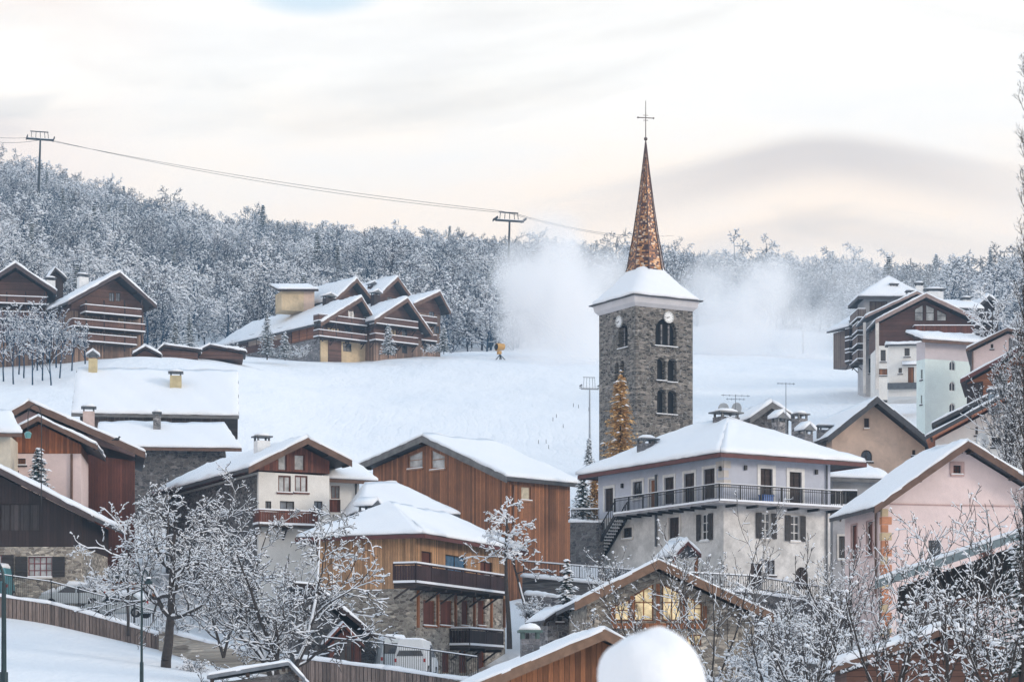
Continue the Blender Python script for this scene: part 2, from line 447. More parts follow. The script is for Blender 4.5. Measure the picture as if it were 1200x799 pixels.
        if shutters:
            w = shut_w or (tb-ta)*.52
            for t0 in (ta-w-.02, tb+.02):
                m = MB(); off = .05
                m.prism([s.pt(plane,t0,h0,off+.05), s.pt(plane,t0+w,h0,off+.05), s.pt(plane,t0+w,h1,off+.05), s.pt(plane,t0,h1,off+.05)], s.inward(plane)*.05)
                m.prism([s.pt(plane,t0+.04,h0+.2,off+.08), s.pt(plane,t0+w-.04,h0+.2,off+.08), s.pt(plane,t0+w-.04,h0+.3,off+.08), s.pt(plane,t0+.04,h0+.3,off+.08)], s.inward(plane)*.028)
                m.prism([s.pt(plane,t0+.04,h1-.3,off+.08), s.pt(plane,t0+w-.04,h1-.3,off+.08), s.pt(plane,t0+w-.04,h1-.2,off+.08), s.pt(plane,t0+.04,h1-.2,off+.08)], s.inward(plane)*.028)
                m.build('shutter', shutters, wo)
        return wo
    def balcony(s, plane, x0, x1, yf, out, rail=1.0, mat=None, style='bars', slabmat=None, snow=True, gap=.14, th=.15, floor_sh=None, ends=True, brackets=True):
        mat = mat or IRON; slabmat = slabmat or DKWOOD
        pl_ = plane if isinstance(plane, tuple) else (plane, 0.0)
        ta, tb = sorted((s.S((pl_[0], pl_[1]-out), x0), s.S((pl_[0], pl_[1]-out), x1)))
        h = floor_sh if floor_sh is not None else s.SH(plane, (x0+x1)/2, yf)[1]
        m = MB(); m.prism([s.pt(plane,ta,h-th,out), s.pt(plane,tb,h-th,out), s.pt(plane,tb,h,out), s.pt(plane,ta,h,out)], s.inward(plane)*(out-.003))
        if brackets:
            nb = max(2, int((tb-ta)/2.2))
            for i in range(nb+1):
                t = ta+.1+(tb-ta-.2)*i/nb
                m.bar(s.pt(plane,t,h-th-.1,out-.1), s.pt(plane,t,h-th-.1,.0), .14, .18)
                m.bar(s.pt(plane,t,h-th-.12,out*.7), s.pt(plane,t,h-th-.8,.0), .1, .1)
        bo = m.build('balcony', slabmat, s.e)
        runs = [((ta,out-.05),(tb,out-.05))]
        if ends: runs += [((ta,out-.05),(ta,.02)), ((tb,out-.05),(tb,.02))]
        m = MB(); sn = MB()
        for (t0,o0),(t1,o1) in runs:
            p0, p1 = s.pt(plane,t0,h,o0), s.pt(plane,t1,h,o1); ln = (p1-p0).length
            up = Vector((0,0,rail))
            m.bar(p0+up, p1+up, .08, .08); m.bar(p0+Vector((0,0,.12)), p1+Vector((0,0,.12)), .06, .06)
            if style == 'bars':
                n = min(150, max(2, int(ln/gap)))
                for i in range(n+1):
                    p = p0.lerp(p1, i/n); m.bar(p+Vector((0,0,.02)), p+up, .03, .03)
            else:
                n = min(90, max(1, int(ln/.17)))
                for i in range(n):
                    a_, b_ = p0.lerp(p1, (i+.06)/n), p0.lerp(p1, (i+.94)/n)
                    m.bar(a_+up*.52, b_+up*.52, .035, rail*.78)
            n = max(1, int(ln/2))
            for i in range(n+1):
                p = p0.lerp(p1, i/n); m.bar(p, p+up*1.03, .08, .08)
            if snow:
                sn.bar(p0+up+Vector((0,0,.09)), p1+up+Vector((0,0,.09)), .12, .1)
                sn.bar(p0+Vector((0,0,.05)), p1+Vector((0,0,.05)), .2, .14)
        ra = m.build('railing', mat, bo)
        if snow: sn.build('railing_snow', SNOW, ra)
        return bo
    def chimney(s, px, ytop, ybot, yoff, w, d=None, mat=None, cap=LEAD, style='slab'):
        """at local y = yoff, seen at px; heights from photo pixels"""
        pl = ('f', yoff); t, h1 = s.SH(pl, px, ytop); h0 = s.SH(pl, px, ybot)[1]; d = d or w
        mat = mat or stone('grey_rubble', (.1,.1,.105), (.3,.29,.28), (.36,.35,.34), 3, 1.8)
        m = MB().box(t-w/2, t+w/2, yoff-d/2, yoff+d/2, h0-1.2, h1-.35)
        co = m.build('chimney', mat, s.e)
        m = MB()
        for sx in (-1,1):
            for sy in (-1,1): m.box(t+sx*w*.42-.06, t+sx*w*.42+.06, yoff+sy*d*.42-.06, yoff+sy*d*.42+.06, h1-.35, h1-.1)
        if style == 'gable':
            m.prism([(t-w*.75,yoff-d*.7,h1-.1),(t+w*.75,yoff-d*.7,h1-.1),(t,yoff-d*.7,h1+.32)], (0,d*1.4,0))
        else: m.box(t-w*.66, t+w*.66, yoff-d*.66, yoff+d*.66, h1-.1, h1)
        m.build('chimney_cap', cap, co)
        m = MB()
        if style == 'gable':
            for sx in (-1, 1):
                q=[(t+sx*w*.8,h1-.1),(t,h1+.33),(t,h1+.55),(t+sx*w*.8,h1+.12)]
                m.prism([(x_,yoff-d*.73,z_) for x_,z_ in q], (0,d*1.46,0))
        else: m.blob((t,yoff,h1), w*.64, d*.64, .28, 10, 6, .08, 0.0)
        m.build('chimney_snow', SNOW, co, smooth=True)
        return co
    def pipe(s, plane, px, y0, y1, mat=None, r=.06, out=.1):
        t, h1 = s.SH(plane, px, y0); h0 = s.SH(plane, px, y1)[1]
        return MB().tube(s.pt(plane,t,h0,out), s.pt(plane,t,h1,out), r).build('downpipe', mat or LEAD, s.e)
    def finish(s):
        if not s.cut.v: return
        cu = s.cut.build('cutter_tmp', SNOW, s.e)
        for w in s.walls_:
            md = w.modifiers.new('b', 'BOOLEAN'); md.operation = 'DIFFERENCE'; md.object = cu; md.solver = 'EXACT'; md.use_self = True
        dg = bpy.context.evaluated_depsgraph_get(); dg.update()
        for w in s.walls_:
            me = bpy.data.meshes.new_from_object(w.evaluated_get(dg)); old = w.data
            w.modifiers.clear()
            if len(me.polygons) >= 5: w.data = me; me.name = old.name
        bpy.data.objects.remove(cu)
# ------------------------------------------------------------------ camera
cam = bpy.data.cameras.new('camera'); co = bpy.data.objects.new('camera', cam); COL.objects.link(co)
co.location = (0,0,0); co.rotation_euler = (R(90),0,0)
cam.sensor_width = 36; cam.lens = 36*F/1200; cam.clip_end = 6000; cam.clip_start = .5
cam.shift_y = (HZ-399.5)/1200
cam.dof.use_dof = True; cam.dof.focus_distance = 165; cam.dof.aperture_fstop = 5.6
sc.camera = co

# ------------------------------------------------------------------ terrain
PXC = [-700, 0, 150, 250, 400, 590, 700, 830, 1000, 1100, 1200, 1900]
ROWS = [
 (100, [835,820,815,815,830,835,835,830,830,830,830,830]),
 (130, [790,765,775,790,805,812,815,812,815,815,812,812]),
 (150, [722,722,752,775,793,798,770,765,790,790,785,780]),
 (153, [712,712,742,765,790,795,760,755,775,775,770,770]),
 (165, [690,692,712,740,755,735,722,715,720,725,730,720]),
 (185, [620,630,650,670,680,680,680,680,670,665,650,620]),
 (210, [545,555,565,575,600,605,605,600,590,570,560,520]),
 (235, [475,482,500,520,556,566,566,560,545,530,500,460]),
 (280, [440,440,418,422,478,494,496,490,470,462,440,420]),
 (330, [412,412,411,417,428,425,428,434,440,440,420,400]),
 (345, [407,407,412,418,421,417,420,430,432,432,412,392]),
 (385, [380,380,396,406,412,411,412,416,420,425,400,380]),
 (420, [350,352,378,394,400,402,404,408,412,412,385,360]),
 (500, [295,300,325,345,358,364,368,372,378,378,360,340]),
 (600, [250,258,292,318,335,348,358,364,372,375,378,360]),
 (700, [218,230,270,300,313,326,336,342,357,362,372,350]),
 (760, [206,220,264,294,306,318,328,334,350,357,370,350]),
 (900, [260,260,290,310,320,330,340,345,350,350,350,350]),
 (2400,[600,600,620,620,620,620,620,620,620,620,620,620]),
]
_DD = np.concatenate([np.arange(100, 460, 2.5), np.arange(460, 2401, 10)])
_PX = np.arange(-700, 1901, 10)
_t = np.array([[np.interp(D, [r[0] for r in ROWS], [r[1][j] for r in ROWS]) for j in range(len(PXC))] for D in _DD])
_y = np.array([np.interp(_PX, PXC, row) for row in _t])
_Z = (HZ-_y)/F*_DD[:, None]
def _blur(a, n, ax):
    for _ in range(2):
        p = np.pad(a, [(n,n) if i == ax else (0,0) for i in (0,1)], mode='edge')
        c = np.cumsum(p, axis=ax); c = np.insert(c, 0, 0, axis=ax)
        a = (np.take(c, range(2*n+1, c.shape[ax]), axis=ax) - np.take(c, range(0, c.shape[ax]-2*n-1), axis=ax))/(2*n+1)
    return a
_Z = _blur(_blur(_Z, 1, 0), 4, 1)
def ground_np(x, y):
    x = np.asarray(x, float); y = np.asarray(y, float)
    yy = np.clip(y, 100, 2400); px = 600+F*x/np.maximum(y, 30)
    j = np.clip((px+700)/10, 0, len(_PX)-1.001); i = np.clip(np.interp(yy, _DD, np.arange(len(_DD))), 0, len(_DD)-1.001)
    i0 = i.astype(int); j0 = j.astype(int); fi = i-i0; fj = j-j0
    z = (_Z[i0,j0]*(1-fi)+_Z[i0+1,j0]*fi)*(1-fj)+(_Z[i0,j0+1]*(1-fi)+_Z[i0+1,j0+1]*fi)*fj
    w = np.clip((y-18)/82, 0, 1); w = w*w*(3-2*w)
    z = -1.65*(1-w)+z*w
    amp = np.clip((y-105)/100, 0, 1)
    return z + amp*(.22*np.sin(x*.21+y*.05)*np.cos(y*.13+x*.03)+.1*np.sin(x*.63+1+y*.2)*np.cos(y*.41))
def ground(x, y): return float(ground_np(x, y))
def gpx(px, D): return ((px-600)/F*D, D, ground((px-600)/F*D, D))

def ground_sheet(name, ys, label):
    ks = np.concatenate([np.linspace(-1, -.26, 24)[:-1], np.linspace(-.26, .26, 261), np.linspace(.26, 1, 24)[1:]])
    KX, YY = np.meshgrid(ks, ys)
    core = np.clip(KX, -.26, .26)*(YY+45); XX = core+np.sign(KX)*np.clip((np.abs(KX)-.26)/.74, 0, 1)*(840-.26*(YY+45))
    ZZ = ground_np(XX, YY)
    me = bpy.data.meshes.new(name)
    W_ = len(ks)
    me.vertices.add(XX.size); me.vertices.foreach_set('co', np.stack([XX, YY, ZZ], -1).ravel())
    ii = (np.arange(len(ys)-1)[:,None]*W_+np.arange(W_-1)[None,:]).ravel()
    fa = np.stack([ii, ii+1, ii+W_+1, ii+W_], -1)
    me.loops.add(fa.size); me.loops.foreach_set('vertex_index', fa.ravel())
    me.polygons.add(len(fa)); me.polygons.foreach_set('loop_start', np.arange(len(fa))*4)
    me.polygons.foreach_set('use_smooth', [True]*len(fa))
    me.update(calc_edges=True); me.materials.append(GSNOW)
    go = bpy.data.objects.new(name, me); COL.objects.link(go)
    return tag(go, label, kind='structure')
ground_sheet('ground', np.concatenate([np.arange(20.1, 95, 4), np.arange(95, 170, .8), np.arange(170, 460, 1.6), np.arange(460, 900, 8), np.arange(900, 1500, 60)]), 'snow covered ground rising from the village into the ski slope')
ground_sheet('path', np.arange(-28, 20.0, 2.99), 'snow covered path where the camera stands')

# ------------------------------------------------------------------ light
SUN_EL, SUN_AZ = 16, 112     # azimuth measured clockwise from +Y (the view direction)
sd = Vector((math.sin(R(SUN_AZ))*math.cos(R(SUN_EL)), math.cos(R(SUN_AZ))*math.cos(R(SUN_EL)), math.sin(R(SUN_EL))))
su = bpy.data.lights.new('sun', 'SUN'); su.energy = 1.2; su.angle = R(14); su.color = (1, .88, .76)
so = bpy.data.objects.new('sun', su); COL.objects.link(so)
so.rotation_euler = sd.to_track_quat('Z', 'Y').to_euler()

w = bpy.data.worlds.new('World'); sc.world = w; w.use_nodes = True
nt = w.node_tree; nt.nodes.clear()
out = N(nt, 'ShaderNodeOutputWorld'); bg = N(nt, 'ShaderNodeBackground'); L(nt, bg.outputs[0], out.inputs[0])
sky = N(nt, 'ShaderNodeTexSky', sky_type='NISHITA'); sky.sun_disc = False
sky.sun_elevation = R(SUN_EL); sky.sun_rotation = R(SUN_AZ)
tc = N(nt, 'ShaderNodeTexCoord'); sp = N(nt, 'ShaderNodeSeparateXYZ'); L(nt, tc.outputs['Generated'], sp.inputs[0])
dx, dy, dz = sp.outputs
# cloud cover: a world-direction pattern (azimuth, elevation)
az = math_n(nt, 'ARCTAN2', dx, dy); el = math_n(nt, 'ARCSINE', dz)
cv = N(nt, 'ShaderNodeCombineXYZ'); L(nt, math_n(nt,'MULTIPLY',az,1.0), cv.inputs[0]); L(nt, math_n(nt,'MULTIPLY',el,3.6), cv.inputs[1])
warp = N(nt, 'ShaderNodeTexNoise'); warp.inputs['Scale'].default_value = 5; warp.inputs['Detail'].default_value = 3; L(nt, cv.outputs[0], warp.inputs['Vector'])
vm = N(nt, 'ShaderNodeVectorMath', operation='MULTIPLY_ADD'); L(nt, warp.outputs['Color'], vm.inputs[0]); vm.inputs[1].default_value = (.12,.12,0); L(nt, cv.outputs[0], vm.inputs[2])
n1 = noise(nt, vm.outputs[0], 4.5, 7, .55)
grey = ramp(nt, n1, [(.42, 0), (.68, 1)])
# the wave cloud over the right-hand hills: bands that follow one arched line
lx = math_n(nt, 'SUBTRACT', az, .128)
drop = math_n(nt, 'MULTIPLY', math_n(nt, 'SUBTRACT', math_n(nt, 'SQRT', math_n(nt, 'ADD', math_n(nt, 'MULTIPLY', lx, lx), .0009)), .03), .30)
drop = math_n(nt, 'MULTIPLY', drop, 1.27)
drop = math_n(nt, 'DIVIDE', drop, math_n(nt, 'ADD', 1.0, math_n(nt, 'DIVIDE', drop, .06)))
arc = math_n(nt, 'ADD', el, drop)
sv = N(nt, 'ShaderNodeCombineXYZ'); L(nt, math_n(nt,'MULTIPLY',az,3.0), sv.inputs[0]); L(nt, math_n(nt,'MULTIPLY',arc,22.0), sv.inputs[1]); L(nt, math_n(nt,'MULTIPLY',n1,.6), sv.inputs[2])
streak = noise(nt, sv.outputs[0], 1.6, 6, .55)
le = math_n(nt, 'ADD', math_n(nt, 'SUBTRACT', arc, .2375), math_n(nt, 'MULTIPLY', math_n(nt, 'SUBTRACT', streak, .5), .012))
def band(lo0, lo1, hi1, hi0):
    b1 = N(nt, 'ShaderNodeMapRange', interpolation_type='SMOOTHSTEP'); L(nt, le, b1.inputs[0]); b1.inputs[1].default_value = lo0; b1.inputs[2].default_value = lo1
    b2 = N(nt, 'ShaderNodeMapRange', interpolation_type='SMOOTHSTEP'); L(nt, le, b2.inputs[0]); b2.inputs[1].default_value = hi0; b2.inputs[2].default_value = hi1
    return math_n(nt, 'MULTIPLY', b1.outputs[0], b2.outputs[0])
bx_ = N(nt, 'ShaderNodeMapRange', interpolation_type='SMOOTHSTEP'); L(nt, math_n(nt,'ABSOLUTE',lx), bx_.inputs[0]); bx_.inputs[1].default_value = .135; bx_.inputs[2].default_value = .01
lens = math_n(nt, 'MULTIPLY', band(-.026, -.009, -.004, .003), bx_.outputs[0])
lens2 = math_n(nt, 'MULTIPLY', band(-.050, -.040, -.034, -.028), bx_.outputs[0])
# warm low band, cool upper dome
lowb = N(nt, 'ShaderNodeMapRange', interpolation_type='SMOOTHSTEP'); L(nt, math_n(nt,'ADD',el,math_n(nt,'MULTIPLY',math_n(nt,'SUBTRACT',n1,.5),.10)), lowb.inputs[0]); lowb.inputs[1].default_value = .262; lowb.inputs[2].default_value = .19
left = N(nt, 'ShaderNodeMapRange', interpolation_type='SMOOTHSTEP'); L(nt, az, left.inputs[0]); left.inputs[1].default_value = -.12; left.inputs[2].default_value = -.21
dome = N(nt, 'ShaderNodeMapRange', interpolation_type='SMOOTHSTEP'); L(nt, el, dome.inputs[0]); dome.inputs[1].default_value = .32; dome.inputs[2].default_value = .75
c = mixc(nt, lowb.outputs[0], (.96,.93,.88), (.97,.83,.70))
c = mixc(nt, math_n(nt,'MULTIPLY',math_n(nt,'MULTIPLY',left.outputs[0],ramp(nt, n1, [(.40,0),(.6,1)])),.9), c, (.93,.78,.68))
c = mixc(nt, ramp(nt, streak, [(.52, 0), (.74, .7)]), c, (.74,.71,.67))
c = mixc(nt, math_n(nt,'MULTIPLY',grey,.4), c, (.74,.74,.755))
c = mixc(nt, math_n(nt,'MULTIPLY',lens,.75), c, (.60,.55,.53))
c = mixc(nt, math_n(nt,'MULTIPLY',lens2,.45), c, (.68,.62,.58))
hx = math_n(nt,'DIVIDE',math_n(nt,'SUBTRACT',az,-.083),.03); hy_ = math_n(nt,'DIVIDE',math_n(nt,'SUBTRACT',el,.293),.010)
hole = N(nt, 'ShaderNodeMapRange', interpolation_type='SMOOTHSTEP'); L(nt, math_n(nt,'ADD',math_n(nt,'ADD',math_n(nt,'MULTIPLY',hx,hx),math_n(nt,'MULTIPLY',hy_,hy_)),math_n(nt,'MULTIPLY',math_n(nt,'SUBTRACT',n1,.5),3.0)), hole.inputs[0]); hole.inputs[1].default_value = 1.2; hole.inputs[2].default_value = .0
c = mixc(nt, math_n(nt,'MULTIPLY',hole.outputs[0],.7), c, (.50,.66,.78))
c = mixc(nt, dome.outputs[0], c, (.56,.69,.84))
cs = N(nt, 'ShaderNodeMix', data_type='RGBA'); 
skyc = mixc(nt, 1.0, sky.outputs[0], (.09,.09,.09), 'MULTIPLY')
cover = ramp(nt, noise(nt, vm.outputs[0], 2.4, 5, .5), [(.28, .0), (.40, 1)])
cover2 = math_n(nt, 'MAXIMUM', cover, math_n(nt, 'SUBTRACT', 1.0, math_n(nt,'MULTIPLY',dome.outputs[0],.35)))
L(nt, cover, cs.inputs[0])
fin = mixc(nt, math_n(nt,'MAXIMUM', cover, .86), skyc, c)
L(nt, fin, bg.inputs[0]); bg.inputs[1].default_value = 1.0

vs = sc.view_settings; vs.view_transform = 'Standard'; vs.look = 'None'; vs.gamma = 1; vs.exposure = 0.27; vs.use_curve_mapping = False
sc.cycles.use_denoising = True
try: sc.cycles.denoiser = 'OPENIMAGEDENOISE'
except Exception: pass
sc.cycles.max_bounces = 12; sc.cycles.diffuse_bounces = 3; sc.cycles.glossy_bounces = 2; sc.cycles.volume_bounces = 12
sc.cycles.use_adaptive_sampling = True; sc.cycles.adaptive_threshold = 0.02
HAZE = 0.00024
# ------------------------------------------------------------------ trees
def seg_mesh(name, P0, P1, R0, R1, mat, k=3, smooth=False, blobs=None, blob_r=None):
    P0, P1 = np.asarray(P0, float), np.asarray(P1, float); R0 = np.asarray(R0)[:,None,None]; R1 = np.asarray(R1)[:,None,None]
    d = P1-P0; ln = np.linalg.norm(d, axis=1, keepdims=True); d = d/np.maximum(ln, 1e-6)
    ref = np.where(np.abs(d[:,2:3]) < .9, np.array([[0,0,1.]]), np.array([[1.,0,0]]))
    a = np.cross(d, ref); a /= np.linalg.norm(a, axis=1, keepdims=True); b = np.cross(d, a)
    t = 2*np.pi*np.arange(k)/k
    ring = a[:,None,:]*np.cos(t)[None,:,None]+b[:,None,:]*np.sin(t)[None,:,None]
    V = np.concatenate([P0[:,None,:]+ring*R0, P1[:,None,:]+ring*R1], 1).reshape(-1,3)
    n = len(P0); base = (np.arange(n)*2*k)[:,None]
    fs = [np.stack([base[:,0]+i, base[:,0]+(i+1)%k, base[:,0]+k+(i+1)%k, base[:,0]+k+i], -1) for i in range(k)]
    Fq = np.concatenate(fs, 0)
    if blobs is not None and len(blobs):
        bl = np.asarray(blobs, float); br = np.asarray(blob_r)
        oc = np.array([(1,0,0),(0,1,0),(-1,0,0),(0,-1,0),(0,0,.8),(0,0,-.35)], float)
        q = rng.uniform(.7,1.3,(len(bl),6,1))
        BV = (bl[:,None,:]+oc[None]*br[:,None,None]*q).reshape(-1,3)
        o = len(V)+np.arange(len(bl))*6
        # quads made of tri pairs would be ugly: use degenerate-free triangles
        T = np.concatenate([np.stack([o+i, o+(i+1)%4, o+4], -1) for i in range(4)]+[np.stack([o+(i+1)%4, o+i, o+5], -1) for i in range(4)], 0)
        V = np.concatenate([V, BV], 0)
    else: T = np.zeros((0,3), int)
    me = bpy.data.meshes.new(name); me.vertices.add(len(V)); me.vertices.foreach_set('co', V.ravel())
    li = np.concatenate([Fq.ravel(), T.ravel()]); me.loops.add(len(li)); me.loops.foreach_set('vertex_index', li.astype(np.int32))
    me.polygons.add(len(Fq)+len(T))
    ls = np.concatenate([np.arange(len(Fq))*4, len(Fq)*4+np.arange(len(T))*3]); me.polygons.foreach_set('loop_start', ls.astype(np.int32))
    if smooth: me.polygons.foreach_set('use_smooth', [True]*(len(Fq)+len(T)))
    me.update(calc_edges=True); me.materials.append(mat)
    return me

class TreeGen:
    """bare crown as chains of segments; trunk kept apart from crown"""
    def __init__(s, seed): s.r = random.Random(seed); s.tr = []; s.cr = []; s.tips = []
    def rv(s): return Vector((s.r.gauss(0,1), s.r.gauss(0,1), s.r.gauss(0,1)))
    def branch(s, p, d, Ln, r, lvl, kids, nseg, wig, up, ang, ratio, minr, start=.25, taper=.75):
        out = s.tr if lvl == 0 else s.cr
        n = nseg[min(lvl, len(nseg)-1)]; step = Ln/n; p = Vector(p); d = Vector(d).normalized()
        nk = kids[lvl] if lvl < len(kids) else 0
        marks = sorted(start+(1-start)*(i+s.r.random()*.8)/max(1,nk) for i in range(nk)); mi = 0
        az = s.r.random()*6.28
        for i in range(n):
            r0 = max(minr, r*(1-taper*i/n)); r1 = max(minr, r*(1-taper*(i+1)/n))
            d = (d + s.rv()*wig*(1 if lvl else .45) + Vector((0,0,up[min(lvl,len(up)-1)]))).normalized()
            q = p+d*step; out.append((p.copy(), q.copy(), r0, r1))
            while mi < len(marks) and marks[mi] <= (i+1)/n:
                f = marks[mi]; mi += 1
                az += 2.4+s.r.uniform(-.5,.5)
                o = d.orthogonal().normalized(); o = (Matrix.Rotation(az, 3, d) @ o)
                a = R(ang[min(lvl,len(ang)-1)]*s.r.uniform(.7,1.3))
                nd = d*math.cos(a)+o*math.sin(a)
                s.branch(p.lerp(q, s.r.random()), nd, Ln*ratio[min(lvl,len(ratio)-1)]*(1.15-.65*f)*s.r.uniform(.75,1.2), max(minr, r1*.62), lvl+1, kids, nseg, wig, up, ang, ratio, minr, .15, .8)
            p = q
        s.tips.append(p.copy())
def tree_meshes(g, name, snow_r=.05, k=3, kt=7, trunk_mat=None, snow_frac=1.0, tip_r=.09, tip_frac=.5, rs=None, snow_mat=None, crown_mat=None):
    trunk_mat = trunk_mat or BARK
    def arr(l): return [tuple(a[0]) for a in l], [tuple(a[1]) for a in l], [a[2] for a in l], [a[3] for a in l]
    tm = seg_mesh(name+'_trunk', *arr(g.tr), trunk_mat, kt, True)
    cm = seg_mesh(name+'_crown', *arr(g.cr), crown_mat or trunk_mat, k, True) if g.cr else None
    S0=[];S1=[];r0=[];r1=[]
    for p, q, a, b in g.tr+g.cr:
        d = (q-p); 
        if d.length < 1e-5: continue
        fl = 1-abs(d.normalized().z)
        if g.r.random() > snow_frac or fl < .06: continue
        sr = snow_r*(.55+.75*fl)*g.r.uniform(.7,1.3)
        ra = max(a*.85, sr); rb = max(b*.85, sr)
        S0.append(tuple(p+Vector((0,0,a*.55+ra*.45)))); S1.append(tuple(q+Vector((0,0,b*.55+rb*.45)))); r0.append(ra); r1.append(rb)
    bl=[tuple(t+Vector((0,0,.02))) for t in g.tips if g.r.random() < tip_frac]; br=[tip_r*g.r.uniform(.5,1.4) for _ in bl]
    sm = seg_mesh(name+'_snow', S0, S1, r0, r1, snow_mat or SNOW, max(k,4) if k > 3 else 3, True, bl, br)
    return tm, cm, sm
def place_tree(ms, name, loc, rz=0, scl=1.0, label=None, group=None, cat='tree', crown_name='crown'):
    e = empty(name, loc, rz, label=label, cat=cat, group=group); e.scale = (scl,)*3 if isinstance(scl,(int,float)) else scl
    for m, n in zip(ms, ('trunk', crown_name, 'snow_clumps')):
        if m is None: continue
        o = bpy.data.objects.new(n, m); COL.objects.link(o); o.parent = e
    return e

def deciduous(seed, H, snow_r=.05, kids=(9,6,4,2), minr=.012, r=.16, wig=.16, ang=(55,48,45,45), ratio=(.55,.5,.5,.45), up=(.02,.05,.03,.0), nseg=(8,6,5,4,3), k=3, lean=(0,0), tip_r=.09, start=.25, snow_frac=1.0, tip_frac=.5, trunk_mat=None, kt=7, multi=1, spread=.3):
    g = TreeGen(seed)
    for i in range(multi):
        a = g.r.random()*6.28 if multi > 1 else 0; t = 6.28*i/multi+a*.15
        d = Vector((lean[0]+(spread*math.cos(t) if multi > 1 else 0), lean[1]+(spread*math.sin(t) if multi > 1 else 0), 1))
        g.branch(Vector((0,0,-.5)), d, (H+.5)*(1 if i == 0 else g.r.uniform(.65,.95)), r*(1 if multi == 1 else .7), 0, kids, nseg, wig, up, ang, ratio, minr, start)
    return tree_meshes(g, 'deciduous', snow_r, k, kt, trunk_mat, snow_frac, tip_r, tip_frac)

def conifer(seed, H, width=.22, tiers=26, foliage=None, snow_amt=.6, per=9, quad=.30, taper=.85, zj=0.0, pads=1.0):
    """spruce / larch: trunk, drooping branch sprays as many small leaf faces, snow pads on top of them"""
    r = random.Random(seed); tr = MB().tube((0,0,-.4),(0,0,H*.97), H*.014, .02, 6)
    fv=[];ff=[];sv=[];sf=[]
    for i in range(tiers):
        f = i/(tiers-1); z = H*(.07+.9*f); rad = H*width*(1-f)**taper*r.uniform(.75,1.15)+.08
        n = max(4, int(per*(1-f*.55)))
        for j in range(n):
            az = 6.283*(j+r.random())/n; L_ = rad*r.uniform(.55,1.2); z = H*(.07+.9*f)+r.gauss(0,zj)
            dr = Vector((math.cos(az), math.sin(az), 0)); sd_ = Vector((-dr.y, dr.x, 0)); m = max(3, int(L_/quad*1.3))
            for q in range(m):
                t = (q+.6)/m; c = dr*L_*t + Vector((0,0,z-.32*L_*t+.12*L_*t*t)) + Vector((r.gauss(0,.03),r.gauss(0,.03),r.gauss(0,.03)))*H*.3*.3
                for _ in range(2):
                    w = quad*r.uniform(.5,1.1)*(1-.35*t); u = (dr*r.uniform(.3,1)+sd_*r.uniform(-1,1)+Vector((0,0,r.uniform(-.5,.1)))).normalized()*w
                    v = u.cross(Vector((r.uniform(-.4,.4),r.uniform(-.4,.4),1))).normalized()*w*.4
                    k0 = len(fv); fv += [tuple(c-v), tuple(c+u-v*.2), tuple(c+u+v*.2), tuple(c+v)]; ff.append((k0,k0+1,k0+2,k0+3))
                if r.random() < snow_amt:
                    w = quad*r.uniform(.35,.75)*pads*(r.uniform(.5,1.4) if zj else 1); k0 = len(sv); c2 = c+Vector((0,0,.04+.1*w))+dr*w*.3
                    a, b = dr*w, sd_*w*.7
                    sv += [tuple(c2-a), tuple(c2+b), tuple(c2+a-Vector((0,0,w*.25))), tuple(c2-b), tuple(c2+Vector((0,0,w*.4)))]
                    sf += [(k0,k0+1,k0+4),(k0+1,k0+2,k0+4),(k0+2,k0+3,k0+4),(k0+3,k0,k0+4),(k0+3,k0+2,k0+1,k0)]
    def mk(n, v, f_, m):
        me = bpy.data.meshes.new(n); me.from_pydata(v, [], f_); me.materials.append(m); return me
    to = tr.build('tmp', BARK); tm = to.data; bpy.data.objects.remove(to)
    return tm, mk('needles', fv, ff, foliage), mk('needle_snow', sv, sf, SNOW)
NEEDLE = plain('spruce_needles', (.035,.065,.06), .9, 0, .5, 5)
LARCH = plain('orange_larch_needles', (.74,.47,.22), .9, 0, .45, 4)
TWIG = plain('haze_blue_twigs', (.014,.045,.088), .95, 0, .4, 2)  # blue of the distant air put into the bark colour
TWIGB = plain('haze_dulled_twigs', (.034,.040,.060), .95, 0, .4, 2)  # bark with a weaker share of the same distance blue

# ---- the wood on the hillside: six bare kinds and two spruces
kinds = []
for i in range(8):   # light and heavy snow loads, slender and round crowns
    heavy = i >= 5
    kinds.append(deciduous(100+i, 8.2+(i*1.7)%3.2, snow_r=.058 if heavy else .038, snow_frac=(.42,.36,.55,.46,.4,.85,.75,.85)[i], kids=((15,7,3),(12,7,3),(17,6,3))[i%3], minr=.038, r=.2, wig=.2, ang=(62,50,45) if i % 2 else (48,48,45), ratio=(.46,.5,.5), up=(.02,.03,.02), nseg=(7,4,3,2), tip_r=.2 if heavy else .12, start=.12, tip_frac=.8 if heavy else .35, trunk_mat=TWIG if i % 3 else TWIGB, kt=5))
kinds.append(conifer(200, 12, .17, 34, NEEDLE, .5, 11, .5))
kinds.append(conifer(201, 10, .2, 30, NEEDLE, .6, 11, .5))

